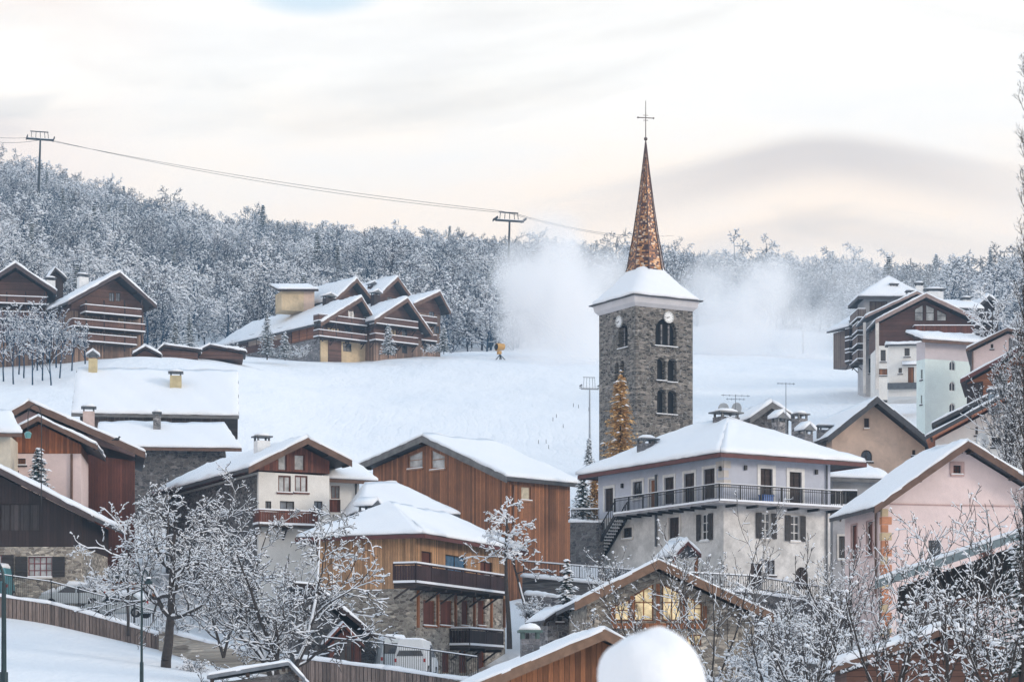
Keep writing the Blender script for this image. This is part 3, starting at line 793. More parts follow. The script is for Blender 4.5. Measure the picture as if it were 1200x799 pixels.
def in_wood(px, D):
    """is there wood at this bearing and distance?"""
    lo = np.interp(px, [-200,0,60,160,200,250,360,520,600,720,830,960,1000,1140,1200,1400], [330,330,345,345,352,378,385,372,385,420,470,480,430,400,345,330])
    return D > lo
pts = []
r_ = random.Random(5)
D = 325.0
while D < 800:
    sp_ = 4.2+(D-325)*.004
    hw = .245*D; x = -hw
    while x < hw:
        px = 600+F*x/D
        if in_wood(px, D+r_.uniform(-6,6)) and r_.random() < .93:
            xx = x+r_.uniform(-1.9,1.9); yy = D+r_.uniform(-1.9,1.9)
            pts.append((xx, yy, ground(xx, yy)))
        x += sp_
    D += sp_*1.02
def kind_for(p):
    """snow load and kind drift over the hill in patches"""
    q = math.sin(p[0]*.045+1)*math.cos(p[1]*.038)+.7*math.sin(p[0]*.11+p[1]*.07)+r_.uniform(-.7,.7)
    if r_.random() < .035: return r_.choice((8,9))
    return r_.choice((5,6,7)) if q > .35 else r_.choice((0,1,2,3,4))
near = sorted(pts, key=lambda p: p[1])
# the first rows seen stand as single trees, the mass behind is one wood
front = near[:300]; rest = near[300:]
print('wood trees', len(front), len(rest))
for p in front:
    kd = kind_for(p); s_ = r_.uniform(.65,1.15); con = kd >= 8
    place_tree(kinds[kd], 'spruce_tree' if con else 'bare_tree', p, r_.random()*6.28, s_,
        'snow laden spruce among the bare trees at the edge of the hillside wood' if con else 'frosted bare tree at the lower edge of the hillside wood',
        'spruces along the edge of the wood' if con else 'bare trees along the edge of the wood', crown_name='needles' if con else 'crown')
wc = bpy.data.collections.new('wood_tree_kinds')
for i, ms in enumerate(kinds):
    bm = bmesh.new(); me = bpy.data.meshes.new('wood_kind')
    mats = []
    for m in ms:
        n0 = len(bm.faces); bm.from_mesh(m); bm.faces.ensure_lookup_table()
        for f_ in bm.faces[n0:]: f_.material_index = len(mats)
        mats.append(m.materials[0])
    bm.to_mesh(me); bm.free()
    for m in mats: me.materials.append(m)
    o = bpy.data.objects.new('kind_%02d' % i, me); wc.objects.link(o)
pm = bpy.data.meshes.new('hillside_wood'); pm.from_pydata(rest, [], [])
for n_, t_ in (('kind','INT'), ('turn','FLOAT_VECTOR'), ('size','FLOAT')): pm.attributes.new(n_, t_, 'POINT')
kd_ = [kind_for(p) for p in rest]
pm.attributes['kind'].data.foreach_set('value', kd_)
pm.attributes['turn'].data.foreach_set('vector', [v for _ in rest for v in (0, 0, r_.random()*6.28)])
pm.attributes['size'].data.foreach_set('value', [r_.uniform(.6,1.15)*(1.1 if k_ >= 8 else 1)*(1.35 if r_.random() < .07 else 1) for k_ in kd_])
wood_o = bpy.data.objects.new('hillside_wood', pm); COL.objects.link(wood_o)
tag(wood_o, 'snow frosted leafless wood covering the hill behind the village', 'wood', kind='stuff')
ng = bpy.data.node_groups.new('wood', 'GeometryNodeTree')
ng.interface.new_socket('Geometry', in_out='INPUT', socket_type='NodeSocketGeometry'); ng.interface.new_socket('Geometry', in_out='OUTPUT', socket_type='NodeSocketGeometry')
gi = ng.nodes.new('NodeGroupInput'); gout = ng.nodes.new('NodeGroupOutput')
ci = ng.nodes.new('GeometryNodeCollectionInfo'); ci.inputs['Collection'].default_value = wc; ci.inputs['Separate Children'].default_value = True; ci.inputs['Reset Children'].default_value = True
ip = ng.nodes.new('GeometryNodeInstanceOnPoints'); ip.inputs['Pick Instance'].default_value = True
def named(n, t):
    a = ng.nodes.new('GeometryNodeInputNamedAttribute'); a.data_type = t; a.inputs['Name'].default_value = n; return a.outputs['Attribute']
ng.links.new(gi.outputs[0], ip.inputs['Points']); ng.links.new(ci.outputs[0], ip.inputs['Instance'])
ng.links.new(named('kind','INT'), ip.inputs['Instance Index']); ng.links.new(named('turn','FLOAT_VECTOR'), ip.inputs['Rotation']); ng.links.new(named('size','FLOAT'), ip.inputs['Scale'])
ng.links.new(ip.outputs[0], gout.inputs[0])
md = wood_o.modifiers.new('wood', 'NODES'); md.node_group = ng
# ------------------------------------------------------------------ wall materials
W_ORANGE = wood('honey_boards', (.60,.35,.19), .17, True, .35)
W_BROWN = wood('brown_boards', (.35,.14,.06), .2, True, .4)
W_RED = wood('red_brown_boards', (.17,.05,.03), .2, True, .35)
W_DARK = wood('dark_boards', (.035,.018,.017), .22, True, .4)
W_HDARK = wood('dark_level_boards', (.15,.072,.052), .2, False, .35)
W_CHOC = wood('chocolate_level_boards', (.12,.052,.04), .16, False, .25)
W_OR2 = wood('orange_level_boards', (.42,.16,.07), .16, False, .3)
W_GREY = wood('grey_weathered_boards', (.20,.15,.13), .2, True, .35)
S_TOWER = stone('tower_rubble', (.018,.017,.017), (.23,.205,.18), (.30,.28,.26), 2.3, 2.5, .5)
S_WARM = stone('warm_rubble', (.16,.135,.115), (.52,.46,.39), (.46,.42,.37), 3.0, 2.1, .15)
S_GREY = stone('grey_rubble_wall', (.08,.08,.09), (.28,.26,.26), (.34,.33,.33), 3.0, 1.8, .15)
S_DARK = stone('dark_rubble_wall', (.04,.04,.045), (.15,.14,.14), (.17,.17,.17), 2.6, 1.8, .3)
P_WHITE = plaster('white_render', (.80,.78,.75), .07)
P_CREAM = plaster('cream_render', (.68,.62,.52), .15)
P_PINK = plaster('pink_render', (.78,.63,.61), .07)
P_ROSE = plaster('rose_render', (.55,.37,.34), .2)
P_TAN = plaster('tan_rough_render', (.66,.49,.39), .14)
P_LAV = plaster('lavender_render', (.54,.57,.66), .08)
P_ROUGH = plaster('stained_grey_render', (.72,.70,.68), .26)
P_YEL = plaster('yellow_render', (.64,.50,.32), .2)
P_MINT = plaster('mint_render', (.70,.80,.78), .06)
P_ORANGE = plaster('orange_render', (.60,.27,.15), .25)
P_PALE = plaster('pale_quoin', (.70,.66,.62), .2)

# ================================================================== church
T = House('church_tower', 'tall grey rubble stone church bell tower with two white clocks and slim tiled spire', 'church tower', 745, 210, 30, 610)
sW = 6.05
hb = T.SH('f', 745, 358)[1]
T.wall_sh('f', [(0,-4),(sW,-4),(sW,hb),(0,hb)], sW, S_TOWER, 'wall')
def arch_win(pl, xs, y0, y1, nm='belfry_opening', mat=None, nx=1):
    return T.window(pl, xs[0], y0, xs[1], y1, frame=S_TOWER, pane=mat or plain('tower_shade_panel', (.012,.012,.015), .9), nx=nx, arch=True, sill=True, name=nm, depth=.5, fw=.04)  # near-black panel carries the shade inside the openings
arch_win('f', (768,793), 373, 406)
arch_win('l', (724.5,735.5), 379, 408)
for x0, x1, y0, y1 in ((770,780,419,446),(782.5,793,420,448),(770,780,456,485),(782.5,793,457,486)): arch_win('f', (x0,x1), y0, y1, 'arched_window')
for x0, x1, y0, y1 in ((720.5,725,424,448),(727,731.5,423,448),(720.5,725,462,486),(727,731.5,461,486)): arch_win('l', (x0,x1), y0, y1, 'arched_window')
# slim columns in the big belfry openings
for pl, xs, y0, y1 in (('f', (776.5, 785), 380, 405), ('l', (729.5,), 384, 407)):
    for x_ in xs:
        t, h1 = T.SH(pl, x_, y0); h0 = T.SH(pl, x_, y1)[1]
        MB().tube(T.pt(pl,t,h0,-.22), T.pt(pl,t,h1,-.22), .08, .08, 8).build('column', S_GREY, T.e)
def clock(pl, px, py, r=.5):
    t, h = T.SH(pl, px, py); nrm = -T.inward(pl)
    side = Vector((1,0,0)) if pl == 'f' else Vector((0,-1,0)); up = Vector((0,0,1)); c = T.pt(pl, t, h, .1)
    def ring(r0, r1, o0, o1, n=32):
        m = MB()
        for i in range(n):
            a0, a1 = 6.2832*i/n, 6.2832*(i+1)/n
            q = [c+(side*math.cos(a)+up*math.sin(a))*rr for rr, a in ((r0,a0),(r1,a0),(r1,a1),(r0,a1))]
            m.prism([p+nrm*o0 for p in q], nrm*(o1-o0))
        return m
    m = MB(); n = 32; m.prism([c+(side*math.cos(6.2832*i/n)+up*math.sin(6.2832*i/n))*r*.94-nrm*.08 for i in range(n)], nrm*.10)
    f = m.build('clock_face', plain('clock_enamel', (.74,.75,.76), .4, 0, .04), T.e)
    ring(r*.941, r*1.04, -.08, .06).build('clock_rim', plain('pale_rim', (.5,.5,.5), .5), f)
    m = MB()
    for i in range(12):
        a = 6.2832*i/12; dr = side*math.cos(a)+up*math.sin(a); tn = side*-math.sin(a)+up*math.cos(a)
        p0, p1 = c+dr*r*.70, c+dr*r*.88; wv_ = tn*.016*(1.6 if i % 3 == 0 else 1)
        m.prism([p0-wv_+nrm*.022, p1-wv_+nrm*.022, p1+wv_+nrm*.022, p0+wv_+nrm*.022], nrm*.012)
    m.build('clock_numerals', IRON, f)
    m = MB()
    for a, ln, w_ in ((R(188), r*.74, .022), (R(205), r*.5, .034)):
        dr = side*math.cos(a)+up*math.sin(a); tn = side*-math.sin(a)+up*math.cos(a)
        p0, p1 = c-dr*r*.12, c+dr*ln
        m.prism([p0-tn*w_+nrm*.04, p1-tn*w_*.5+nrm*.04, p1+tn*w_*.5+nrm*.04, p0+tn*w_+nrm*.04], nrm*.015)
    m.build('clock_hands', IRON, f)
clock('f', 783, 372); clock('l', 726.5, 377)
T.finish()
# plastered cornice flaring out under the eaves
m = MB(); e0, e1 = .02, .42; h0, h1 = hb-.02, hb+.82
def ringq(x, z): return [(-x,-x,z),(sW+x,-x,z),(sW+x,sW+x,z),(-x,sW+x,z)]
m.add(ringq(e0,h0)+ringq(.3,h0+.3)+ringq(e1,h1), [(3,2,1,0),(8,9,10,11)]+[(j*4+i,j*4+(i+1)%4,(j+1)*4+(i+1)%4,(j+1)*4+i) for j in (0,1) for i in range(4)])
m.build('cornice', plaster('cornice_plaster', (.62,.60,.62), .1), T.e)
m = MB(); m.add(ringq(.68,h1)+ringq(.68,h1+.1), [(3,2,1,0),(4,5,6,7)]+[(i,(i+1)%4,4+(i+1)%4,4+i) for i in range(4)]); rf = m.build('roof', ROOFMAT, T.e)
cxy = sW/2; apex_h = T.SH(('f', cxy), 757, 312)[1]; spire_top = T.SH(('f', cxy), 754.5, 166)[1]
# snow covered skirt roof, gently bell shaped
n = 16; prof = [(.68+cxy, h1+.1),(.70+cxy, h1+.3),(.56+cxy,h1+.48)]
for i in range(1, n+1):
    f = i/n; prof.append(((cxy+.56)*(1-f)+1.15*f, h1+.5+(apex_h-h1-.4)*(f**1.12)))
vs_=[]; fs_=[]; K=32
for j,(r_s,z_) in enumerate(prof):
    f = j/(len(prof)-1)
    for i in range(K):
        t = 6.2832*(i+.5)/K; c_, s_ = math.cos(t), math.sin(t); k_ = 1/max(abs(c_),abs(s_)); sq = k_*(1-f**1.5)+min(k_,1.06)*(f**1.5)
        vs_.append((cxy+c_*r_s*sq, cxy+s_*r_s*sq, z_+.03*math.sin(i*1.7+j)))
for j in range(len(prof)-1):
    for i in range(K): fs_.append((j*K+i, j*K+(i+1)%K, (j+1)*K+(i+1)%K, (j+1)*K+i))
fs_.append(tuple(range(K))[::-1]); fs_.append(tuple(range((len(prof)-1)*K, len(prof)*K)))
MB().add(vs_, fs_).build('roof_snow', SNOW, rf, smooth=True)
# eight sided spire, lattice of small copper tiles
def spiremat():
    m, nt, b = newmat('copper_tiles')
    tc = N(nt, 'ShaderNodeTexCoord'); s = N(nt, 'ShaderNodeSeparateXYZ'); L(nt, tc.outputs['Object'], s.inputs[0])
    ang = math_n(nt, 'ARCTAN2', math_n(nt,'SUBTRACT',s.outputs[1],cxy), math_n(nt,'SUBTRACT',s.outputs[0],cxy))
    u = math_n(nt, 'MULTIPLY', ang, 4.0/1.5708*2.6); v = math_n(nt, 'MULTIPLY', s.outputs[2], 6.0)
    row = math_n(nt, 'FLOOR', v); uu = math_n(nt, 'ADD', u, math_n(nt, 'MULTIPLY', row, .5))
    c = N(nt, 'ShaderNodeCombineXYZ'); L(nt, math_n(nt,'FLOOR',uu), c.inputs[0]); L(nt, row, c.inputs[1])
    wn = N(nt, 'ShaderNodeTexWhiteNoise', noise_dimensions='2D'); L(nt, c.outputs[0], wn.inputs['Vector'])
    base = ramp(nt, wn.outputs[0], [(0,(.04,.02,.025)),(.38,(.10,.05,.045)),(.60,(.33,.14,.06)),(.82,(.55,.28,.11)),(.93,(.62,.48,.36))])
    # rime sticking to some faces only (wind side)
    side = N(nt, 'ShaderNodeMapRange'); L(nt, ang, side.inputs[0]); side.inputs[1].default_value = -.75; side.inputs[2].default_value = -.35
    rn = noise(nt, tc.outputs['Object'], 3, 5, .7)
    f = math_n(nt, 'MULTIPLY', side.outputs[0], ramp(nt, rn, [(.35,0),(.55,.85)]))
    back = math_n(nt, 'LESS_THAN', ang, 1.9)
    base = mixc(nt, math_n(nt,'MULTIPLY',f,back), base, (.62,.68,.76))
    joint = math_n(nt, 'LESS_THAN', math_n(nt, 'FRACT', v), .14)
    base = mixc(nt, math_n(nt,'MULTIPLY',joint,.8), base, (.06,.03,.03))
    L(nt, base, b.inputs['Base Color']); b.inputs['Roughness'].default_value = .45; b.inputs['Metallic'].default_value = .25
    return m
SPM = spiremat()
rb = 1.78; zb_ = apex_h-.55
m = MB(); rings=[]
for f, rr in ((0,rb),(.03,rb*.93),(.12,rb*.83),(.3,rb*.62),(.55,rb*.38),(.8,rb*.17),(1,.03)):
    rings.append((rr, zb_+(spire_top-zb_)*f))
m.lathe((cxy,cxy,0), rings, 8, R(22.5)); sp_o = m.build('spire', SPM, T.e)
m = MB()
for i in range(8):
    t = R(22.5)+6.2832*i/8; pr = None
    for rr, z_ in rings:
        p = (cxy+rr*1.03*math.cos(t), cxy+rr*1.03*math.sin(t), z_)
        if pr: m.tube(pr, p, .045, .04, 5)
        pr = p
m.build('spire_rib', plain('ribs', (.10,.06,.06), .6), sp_o)
ct = T.SH(('f',cxy), 754.5, 118)[1]; ch = T.SH(('f',cxy), 754.5, 138)[1]
m = MB().tube((cxy,cxy,spire_top-.2),(cxy,cxy,ct), .05, .03, 6)
m.blob((cxy,cxy,spire_top+.25), .17,.17,.17, 10, 6)
ax = Vector((math.cos(-T.a+.2), math.sin(-T.a+.2), 0)); m.bar(Vector((cxy,cxy,ch))-ax*.75, Vector((cxy,cxy,ch))+ax*.75, .06, .07)
for q in (-.72,.72): m.blob(tuple(Vector((cxy,cxy,ch))+ax*q), .09,.09,.09, 6, 4)
for dz_ in (-.45,.45): m.bar(Vector((cxy,cxy,ch+dz_*.5))-ax*.22, Vector((cxy,cxy,ch+dz_*.5))+ax*.22, .04,.04)
m.build('cross', plain('cross_iron', (.12,.09,.08), .5, .4), sp_o)

# low church-side roof behind the apartment house
B = House('stone_house', 'small dark gabled stone house just showing over the roof ridge of the lavender apartment house', 'house', 880, 192, 14, 520)
B.wall('f', [(881,492),(902,477),(924,490)], 9, S_DARK, base=3)
B.roof('f', [(881,491),(902,476),(924,489)], 9, ovf=.5, ove=.4, snow=.4, verge=GREYVERGE, vh=.5)

# ================================================================== lavender apartment house
A = House('apartment_house', 'lavender and grey plastered apartment house with wrap-round iron balcony and snowy hipped roof', 'house', 848, 152, 31, 692)
Wd, Ld = A.S('f', 973), A.S('l', 701)
he = A.SH('f', 848, 535)[1]; hf = A.SH('f', 848, 589)[1]
A.wall_sh('f', [(0,hf),(Wd,hf),(Wd,he),(0,he)], Ld, P_LAV, 'upper_wall')
A.wall_sh('f', [(0,-3),(Wd,-3),(Wd,hf-.003),(0,hf-.003)], Ld, P_ROUGH, 'lower_wall')
DKWIN = wood('brown_shut_shutters', (.05,.03,.028), .12, False, .3)
for x0,x1,y0,y1 in ((709,719,572,599),(779,790,559,590),(802,814,554.5,588),(825,838,549,584)): A.window('l', x0,y0,x1,y1, pane=DKWIN, surround=WHITEPAINT, sill=False, sw=.2)
A.window('l', 742,564,753,584, pane=GLASS, surround=WHITEPAINT, sw=.2)
A.window('l', 761,561,770,597, frame=WHITEPAINT, pane=W_BROWN, surround=WHITEPAINT, door=True, nx=1)
A.window('f', 891,549,905,587, pane=DKWIN, surround=WHITEPAINT, sill=False, sw=.25)
A.window('f', 925,553,939,589, pane=DKWIN, surround=WHITEPAINT, sill=False, sw=.25)
SHUT = wood('charcoal_shutters', (.045,.04,.042), .1, False, .3)
A.window('f', 892,601,903,631, frame=WHITEPAINT, shutters=SHUT, surround=P_PALE, sw=.08, nx=2, ny=3, shut_w=.42)
A.window('f', 926,604,937,634, frame=WHITEPAINT, shutters=SHUT, surround=P_PALE, sw=.08, nx=2, ny=3, shut_w=.42)
A.window('l', 784,606,796,638, pane=DKWIN, surround=P_PALE, sw=.2)
A.window('l', 822,602,831,633, frame=WHITEPAINT, shutters=SHUT, nx=2, ny=3)
A.window('l', 730,618,741,631, pane=GLASS, surround=P_PALE)
A.window('f', 932,664,947,690, frame=DKWOOD, pane=W_DARK, arch=True, door=True)
A.window('f', 880,660,893,690, pane=W_DARK, door=True); A.window('f', 896,656,908,674, pane=MIDGLASS)
A.finish()
ov = 1.0
A.hip(-ov, Wd+ov+1.2, -ov, Ld+ov, A.SH('f',848,533)[1]+.02, A.SH(('f',Ld/2),870,501)[1], Wd*.5, Wd*.5, Wd*.62, Ld-Wd*.6, th=.22, snow=.5, edge=REDVERGE)
for i, hh in enumerate((he-.25, he-.85, he-1.45)):   # corner stones
    w_ = (.55,.38,.55)[i]
    MB().box(-.03, w_, -.03, -.001, hh-.45, hh).box(-.03, -.001, -.03, w_*1.5, hh-.45, hh).build('corner_stone', P_PALE, A.e)
tl = A.S(('l',-1.2), 720)
A_b = MB().box(-1.25, Wd, -1.25, -.003, hf-.14, hf).box(-1.25, -.003, 0, tl, hf-.14, hf)
bal = A_b.build('balcony', plain('pale_slab', (.3,.29,.3), .8), A.e)
m = MB(); sn = MB()
for p0, p1 in ((Vector((-1.2,-1.2,hf)), Vector((Wd,-1.2,hf))), (Vector((-1.2,-1.2,hf)), Vector((-1.2,tl,hf)))):
    up = Vector((0,0,1.05)); ln = (p1-p0).length
    m.bar(p0+up, p1+up, .06, .06); m.bar(p0+Vector((0,0,.1)), p1+Vector((0,0,.1)), .05, .05); m.bar(p0+up*.84, p1+up*.84, .04, .04)
    n = int(ln/.15)
    for i in range(n+1):
        p = p0.lerp(p1, i/n); m.bar(p, p+up, .025, .025)
    n = int(ln/1.6)
    for i in range(n+1):
        p = p0.lerp(p1, i/n); m.bar(p, p+up*1.02, .07, .07)
    sn.bar(p0+Vector((0,0,.06)), p1+Vector((0,0,.06)), .22, .12)
    sn.bar(p0+up+Vector((0,0,.05)), p1+up+Vector((0,0,.05)), .05, .04)
ra = m.build('railing', IRON, bal); sn.build('railing_snow', SNOW, ra)
m = MB(); n = 6
for i in range(n): m.bar((.2+i*(Wd-.4)/(n-1),-1.15,hf-.22),(.2+i*(Wd-.4)/(n-1),0,hf-.22),.12,.16)
for i in range(9): m.bar((-1.15,.8+i*(tl-1)/8,hf-.22),(0,.8+i*(tl-1)/8,hf-.22),.12,.16)
m.build('bracket', IRON, bal)
# outside iron stair off the end of the balcony
m = MB(); sn = MB(); t0, h0_ = tl, hf; hlow = A.SH(('l',-1.2), 690, 655)[1]; tlow = A.S(('l',-1.2), 690)
a0, a1 = Vector((-1.15,t0,hf-.1)), Vector((-1.15,tlow,hlow))
for off in (0, 1.0):
    m.bar(a0+Vector((off,0,0)), a1+Vector((off,0,0)), .08, .25)
    m.bar(a0+Vector((off,0,1.0)), a1+Vector((off,0,1.0)), .06, .06)
    for i in range(13):
        p = a0.lerp(a1, i/12)+Vector((off,0,0)); m.bar(p, p+Vector((0,0,1.0)), .03, .03)
for i in range(14):
    p = a0.lerp(a1, (i+.5)/14)+Vector((0,0,.12)); m.box(p.x, p.x+1.0, p.y-.14, p.y+.14, p.z-.03, p.z); sn.box(p.x+.02, p.x+.98, p.y-.13, p.y+.13, p.z+.001, p.z+.08)
st = m.build('staircase', IRON, A.e); sn.build('step_snow', SNOW, st)
A.pipe('f', 968, 545, 680); A.pipe('l', 770, 556, 640, r=.09)
BRK = stone('chimney_blocks', (.09,.09,.10), (.2,.19,.2), (.27,.27,.28), 4, 2.2, .2)
A.chimney(758, 514, 530, Ld*.72, 1.1, .8, BRK)
A.chimney(851, 483, 506, Ld*.42, 1.5, 1.0, BRK)
A.chimney(937, 485, 500, Wd*.9, .8, .8, S_GREY)
A.chimney(913, 489, 502, Wd*.85, .75, .7, S_GREY, style='gable')
A.chimney(944, 503, 514, Wd*.4, .7, .7, BRK, style='gable')

def sat_dish(px, py, D, r, label, az=-.35, mast=1.2, grp=None):
    p = P(px, py, D); e = empty('satellite_dish', (p.x, p.y, p.z-mast), az, label=label, cat='satellite dish', group=grp)
    MB().tube((0,.15,-.3),(0,.15,mast), .03).build('mast', STEEL, e)
    m = MB(); K=20; vs_=[]; fs_=[]
    for j in range(5):
        rr = r*j/4
        for i in range(K):
            a = 6.2832*i/K; vs_.append((rr*math.cos(a), -.25*r*(rr/r)**2, mast+rr*math.sin(a)*1.05))
    for j in range(4):
        for i in range(K): fs_.append((j*K+i,j*K+(i+1)%K,(j+1)*K+(i+1)%K,(j+1)*K+i))
    o = MB().add(vs_, fs_).build('dish', DISHMAT, e, smooth=True)
    md = o.modifiers.new('t', 'SOLIDIFY'); md.thickness = .03
    m = MB().tube((0,-.2*r,mast-r*.95),(0,-r*.9,mast-.1), .018); m.box(-.05,.05,-r-.04,-r*.9+.06,mast-.14,mast-.02); m.build('feed_arm', STEEL, e)
    return e
sat_dish(848, 479, 163, .38, 'left one of the two round satellite dishes above the dark chimney of the lavender house', -.2)
sat_dish(864, 479, 162.5, .4, 'right one of the two round satellite dishes, beside the antenna, on the lavender house roof', -.6)
def antenna(px, ytop, ybot, D, label, arms=((.0,.9),(.25,.6)), w_=.8):
    p = P(px, ybot, D); h = (ybot-ytop)/F*D
    e = empty('roof_antenna', tuple(p), .2, label=label, cat='antenna')
    MB().tube((0,0,-.6),(0,0,h), .03, .02).build('mast', STEEL, e)
    m = MB()
    for dz_, l in arms:
        m.tube((-l/2*w_*1.4,0,h-.08-dz_),(l/2*w_*1.4,0,h-.08-dz_), .018)
        for i in range(5):
            x_ = (-.5+i/4)*l*w_*1.2; m.tube((x_,-.16,h-.08-dz_),(x_,.16,h-.08-dz_), .01); m.tube((x_,0,h-.16-dz_),(x_,0,h-dz_), .01)
    m.build('aerial_rods', STEEL, e); return e
antenna(862, 462, 492, 162, 'comb-shaped television aerial on a mast beside the twin satellite dishes', w_=1.6)
antenna(921, 448, 500, 158, 'tall plain roof mast aerial right of the comb-shaped one', arms=((0,.8),), w_=1.1)

# snowy little porch in front of it
Q = House('garden_porch', 'little wooden porch roof deep in snow below the lavender house shutters', 'porch', 790, 146, 20, 672)
Q.roof('f', [(790,652),(804,637),(818,650)], 2.4, ovf=.2, ove=.15, th=.12, snow=.35, verge=REDVERGE, vh=.25)
for px_ in (791,817):
    t = Q.S('f', px_); MB().box(t-.08,t+.08,.05,.2,-2,Q.SH('f',px_,652)[1]).build('post', W_BROWN, Q.e)

# ================================================================== annex and houses to the right
O = House('annex_house', 'narrow shaded grey house with iron balcony squeezed behind the pink gable', 'house', 976, 163, 8, 690)
we = O.S('f', 1034)
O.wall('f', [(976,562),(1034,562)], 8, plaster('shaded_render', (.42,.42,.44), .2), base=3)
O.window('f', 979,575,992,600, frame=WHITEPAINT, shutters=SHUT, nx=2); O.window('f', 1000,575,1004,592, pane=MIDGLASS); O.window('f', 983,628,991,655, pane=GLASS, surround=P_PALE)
O.balcony('f', 974, 1004, 594, .9, mat=IRON)
O.slab([((-.6,-.6,O.SH('f',976,560)[1]),(we+.4,-.6,O.SH('f',1034,562)[1]),(we+.4,5,O.SH(('f',5),1034,548)[1]),(-.6,5,O.SH(('f',5),976,543)[1]))], ROOFMAT, snow=.35, edge=GREYVERGE)
O.finish()

H2 = House('stone_gable_house', 'tan rough plastered house with dark gable roof and arched attic window', 'house', 975, 188, 9, 600)
H2.wall('f', [(975,512),(1022,474),(1084,524)], 12, P_TAN, base=5)
H2.window('f', 1012.5,490,1018.5,502, pane=W_DARK, nx=1, surround=P_TAN, sw=.05); H2.window('f', 1009,527,1022,541, pane=GLASS, arch=True, nx=2)
H2.window('f', 1069,527,1073,534, pane=W_DARK, nx=1)
H2.finish()
H2.roof('f', [(975,509.5),(1022,471.5),(1084,521.5)], 12, ovf=1.3, ove=.9, th=.25, snow=.14, verge=ROOFMAT, vh=.55)
H2.chimney(968, 499, 520, 2.0, 1.3, .9, S_GREY)

PK = House('pink_house', 'big pink plastered house with snowy gable roof and orange corner stones', 'house', 1034, 135, 11, 700)
Lp = PK.S('l', 990)
PK.wall('f', [(1034,592),(1127,527),(1222,586)], Lp, P_PINK, base=6)
PK.window('f', 1117,545,1126,556, pane=W_RED, surround=P_ROSE, nx=2, ny=2, sw=.2)
PK.window('l', 1016,611,1023,651, pane=W_RED, surround=P_ROSE, nx=1, sw=.08); PK.window('l', 998,615,1004.5,656, pane=W_RED, surround=P_ROSE, nx=1, sw=.08)
PK.window('f', 1150,640,1162,670, pane=W_RED, surround=P_ROSE)
PK.finish()
PK.roof('f', [(1034,589.5),(1127,524.5),(1222,583.5)], Lp, ovf=1.0, ove=1.0, th=.22, snow=.3, verge=BROWNVERGE, vh=.42)
hh = PK.SH('f',1034,596)[1]; i = 0
while hh > -2:
    w_ = .55 if i % 2 else .34
    MB().box(-.02, w_, -.03, -.001, hh-.42, hh).box(-.03, -.001, -.02, w_*.7, hh-.42, hh).build('corner_stone', P_ORANGE if i % 3 else P_YEL, PK.e); hh -= .45; i += 1
zz_ = PK.SH('f',1050,590)[1]; MB().box(.05, PK.S('f',1200), -.06, -.001, zz_-.06, zz_).build('string_course', P_ROSE, PK.e)
PK.pipe('l', 1028, 590, 700, BROWNVERGE)

# orange houses at the right edge
T1 = House('pale_pink_house', 'pale pink house with oriel gable at the upper right edge, leafless tree before it', 'house', 1139, 228, -13, 470)
T1.wall('f', [(1139,412),(1181,391),(1230,402)], 9, P_PINK, base=9)
T1.window('f', 1161,403,1164,409, pane=W_DARK, nx=1); T1.window('f', 1182,396,1194,420, pane=MIDGLASS, nx=2, ny=2)
T1.finish(); T1.roof('f', [(1139,410),(1181,389),(1230,400)], 9, ovf=.8, snow=.3, verge=BROWNVERGE)
T1.pipe('f', 1140, 412, 440, BROWNVERGE)
T2 = House('orange_timber_house', 'orange timber chalet with long sloping snow roof under the pale pink house', 'house', 1133, 212, -13, 500)
T2.wall('f', [(1133,449),(1207,409),(1280,450)], 9, W_OR2, base=9)
T2.wall_sh('f', [(T2.S('f',1133),-3),(T2.S('f',1152),-3),(T2.S('f',1152),T2.SH('f',1152,447)[1]),(T2.S('f',1133),T2.SH('f',1133,450)[1])], .3, W_DARK, 'lower_wall', out=.12)
T2.window('f', 1166,440,1180,458, pane=GLASS, frame=W_DARK); T2.window('f', 1186,428,1196,450, pane=GLASS, frame=W_DARK)
T2.finish(); T2.roof('f', [(1133,446.5),(1207,406.5),(1280,448)], 9, ovf=1.2, ove=.6, snow=.32, verge=REDVERGE, vh=.35)
T3 = House('white_orange_house', 'white house with orange soffit and grilled window behind the pink gable', 'house', 1096, 178, -12, 560)
T3.wall('f', [(1096,516),(1190,466),(1300,520)], 8, P_WHITE, base=13)
T3.window('f', 1162,512,1173,524, frame=IRON, pane=GLASS, nx=3, ny=3); T3.window('f', 1143,500,1146,510, pane=GLASS, nx=1); T3.window('f', 1180,480,1188,490, pane=GLASS)
T3.finish(); T3.roof('f', [(1096,513),(1190,463),(1300,518)], 8, ovf=1.7, ove=.7, th=.25, snow=.28, verge=ROOFMAT, vh=.3, mat=plain('orange_soffit', (.45,.17,.09), .8))
T3.chimney(1165, 457, 468, .4, .9, .8, plain('blue_grey_flue', (.22,.26,.3), .6))
T3b = House('garage_roof', 'second dark snow edged roof just above the white house with orange soffit', 'house', 1100, 190, -12, 560)
T3b.wall('f', [(1105,500),(1185,458),(1290,510)], 6, W_DARK, base=9)
T3b.roof('f', [(1103,496),(1185,455),(1290,508)], 6, ovf=.8, ove=.8, snow=.28, verge=ROOFMAT, vh=.3)
sat_dish(1151, 516, 174, .55, 'large blue-grey satellite dish on the white wall above the pink house', .2, 1.0)

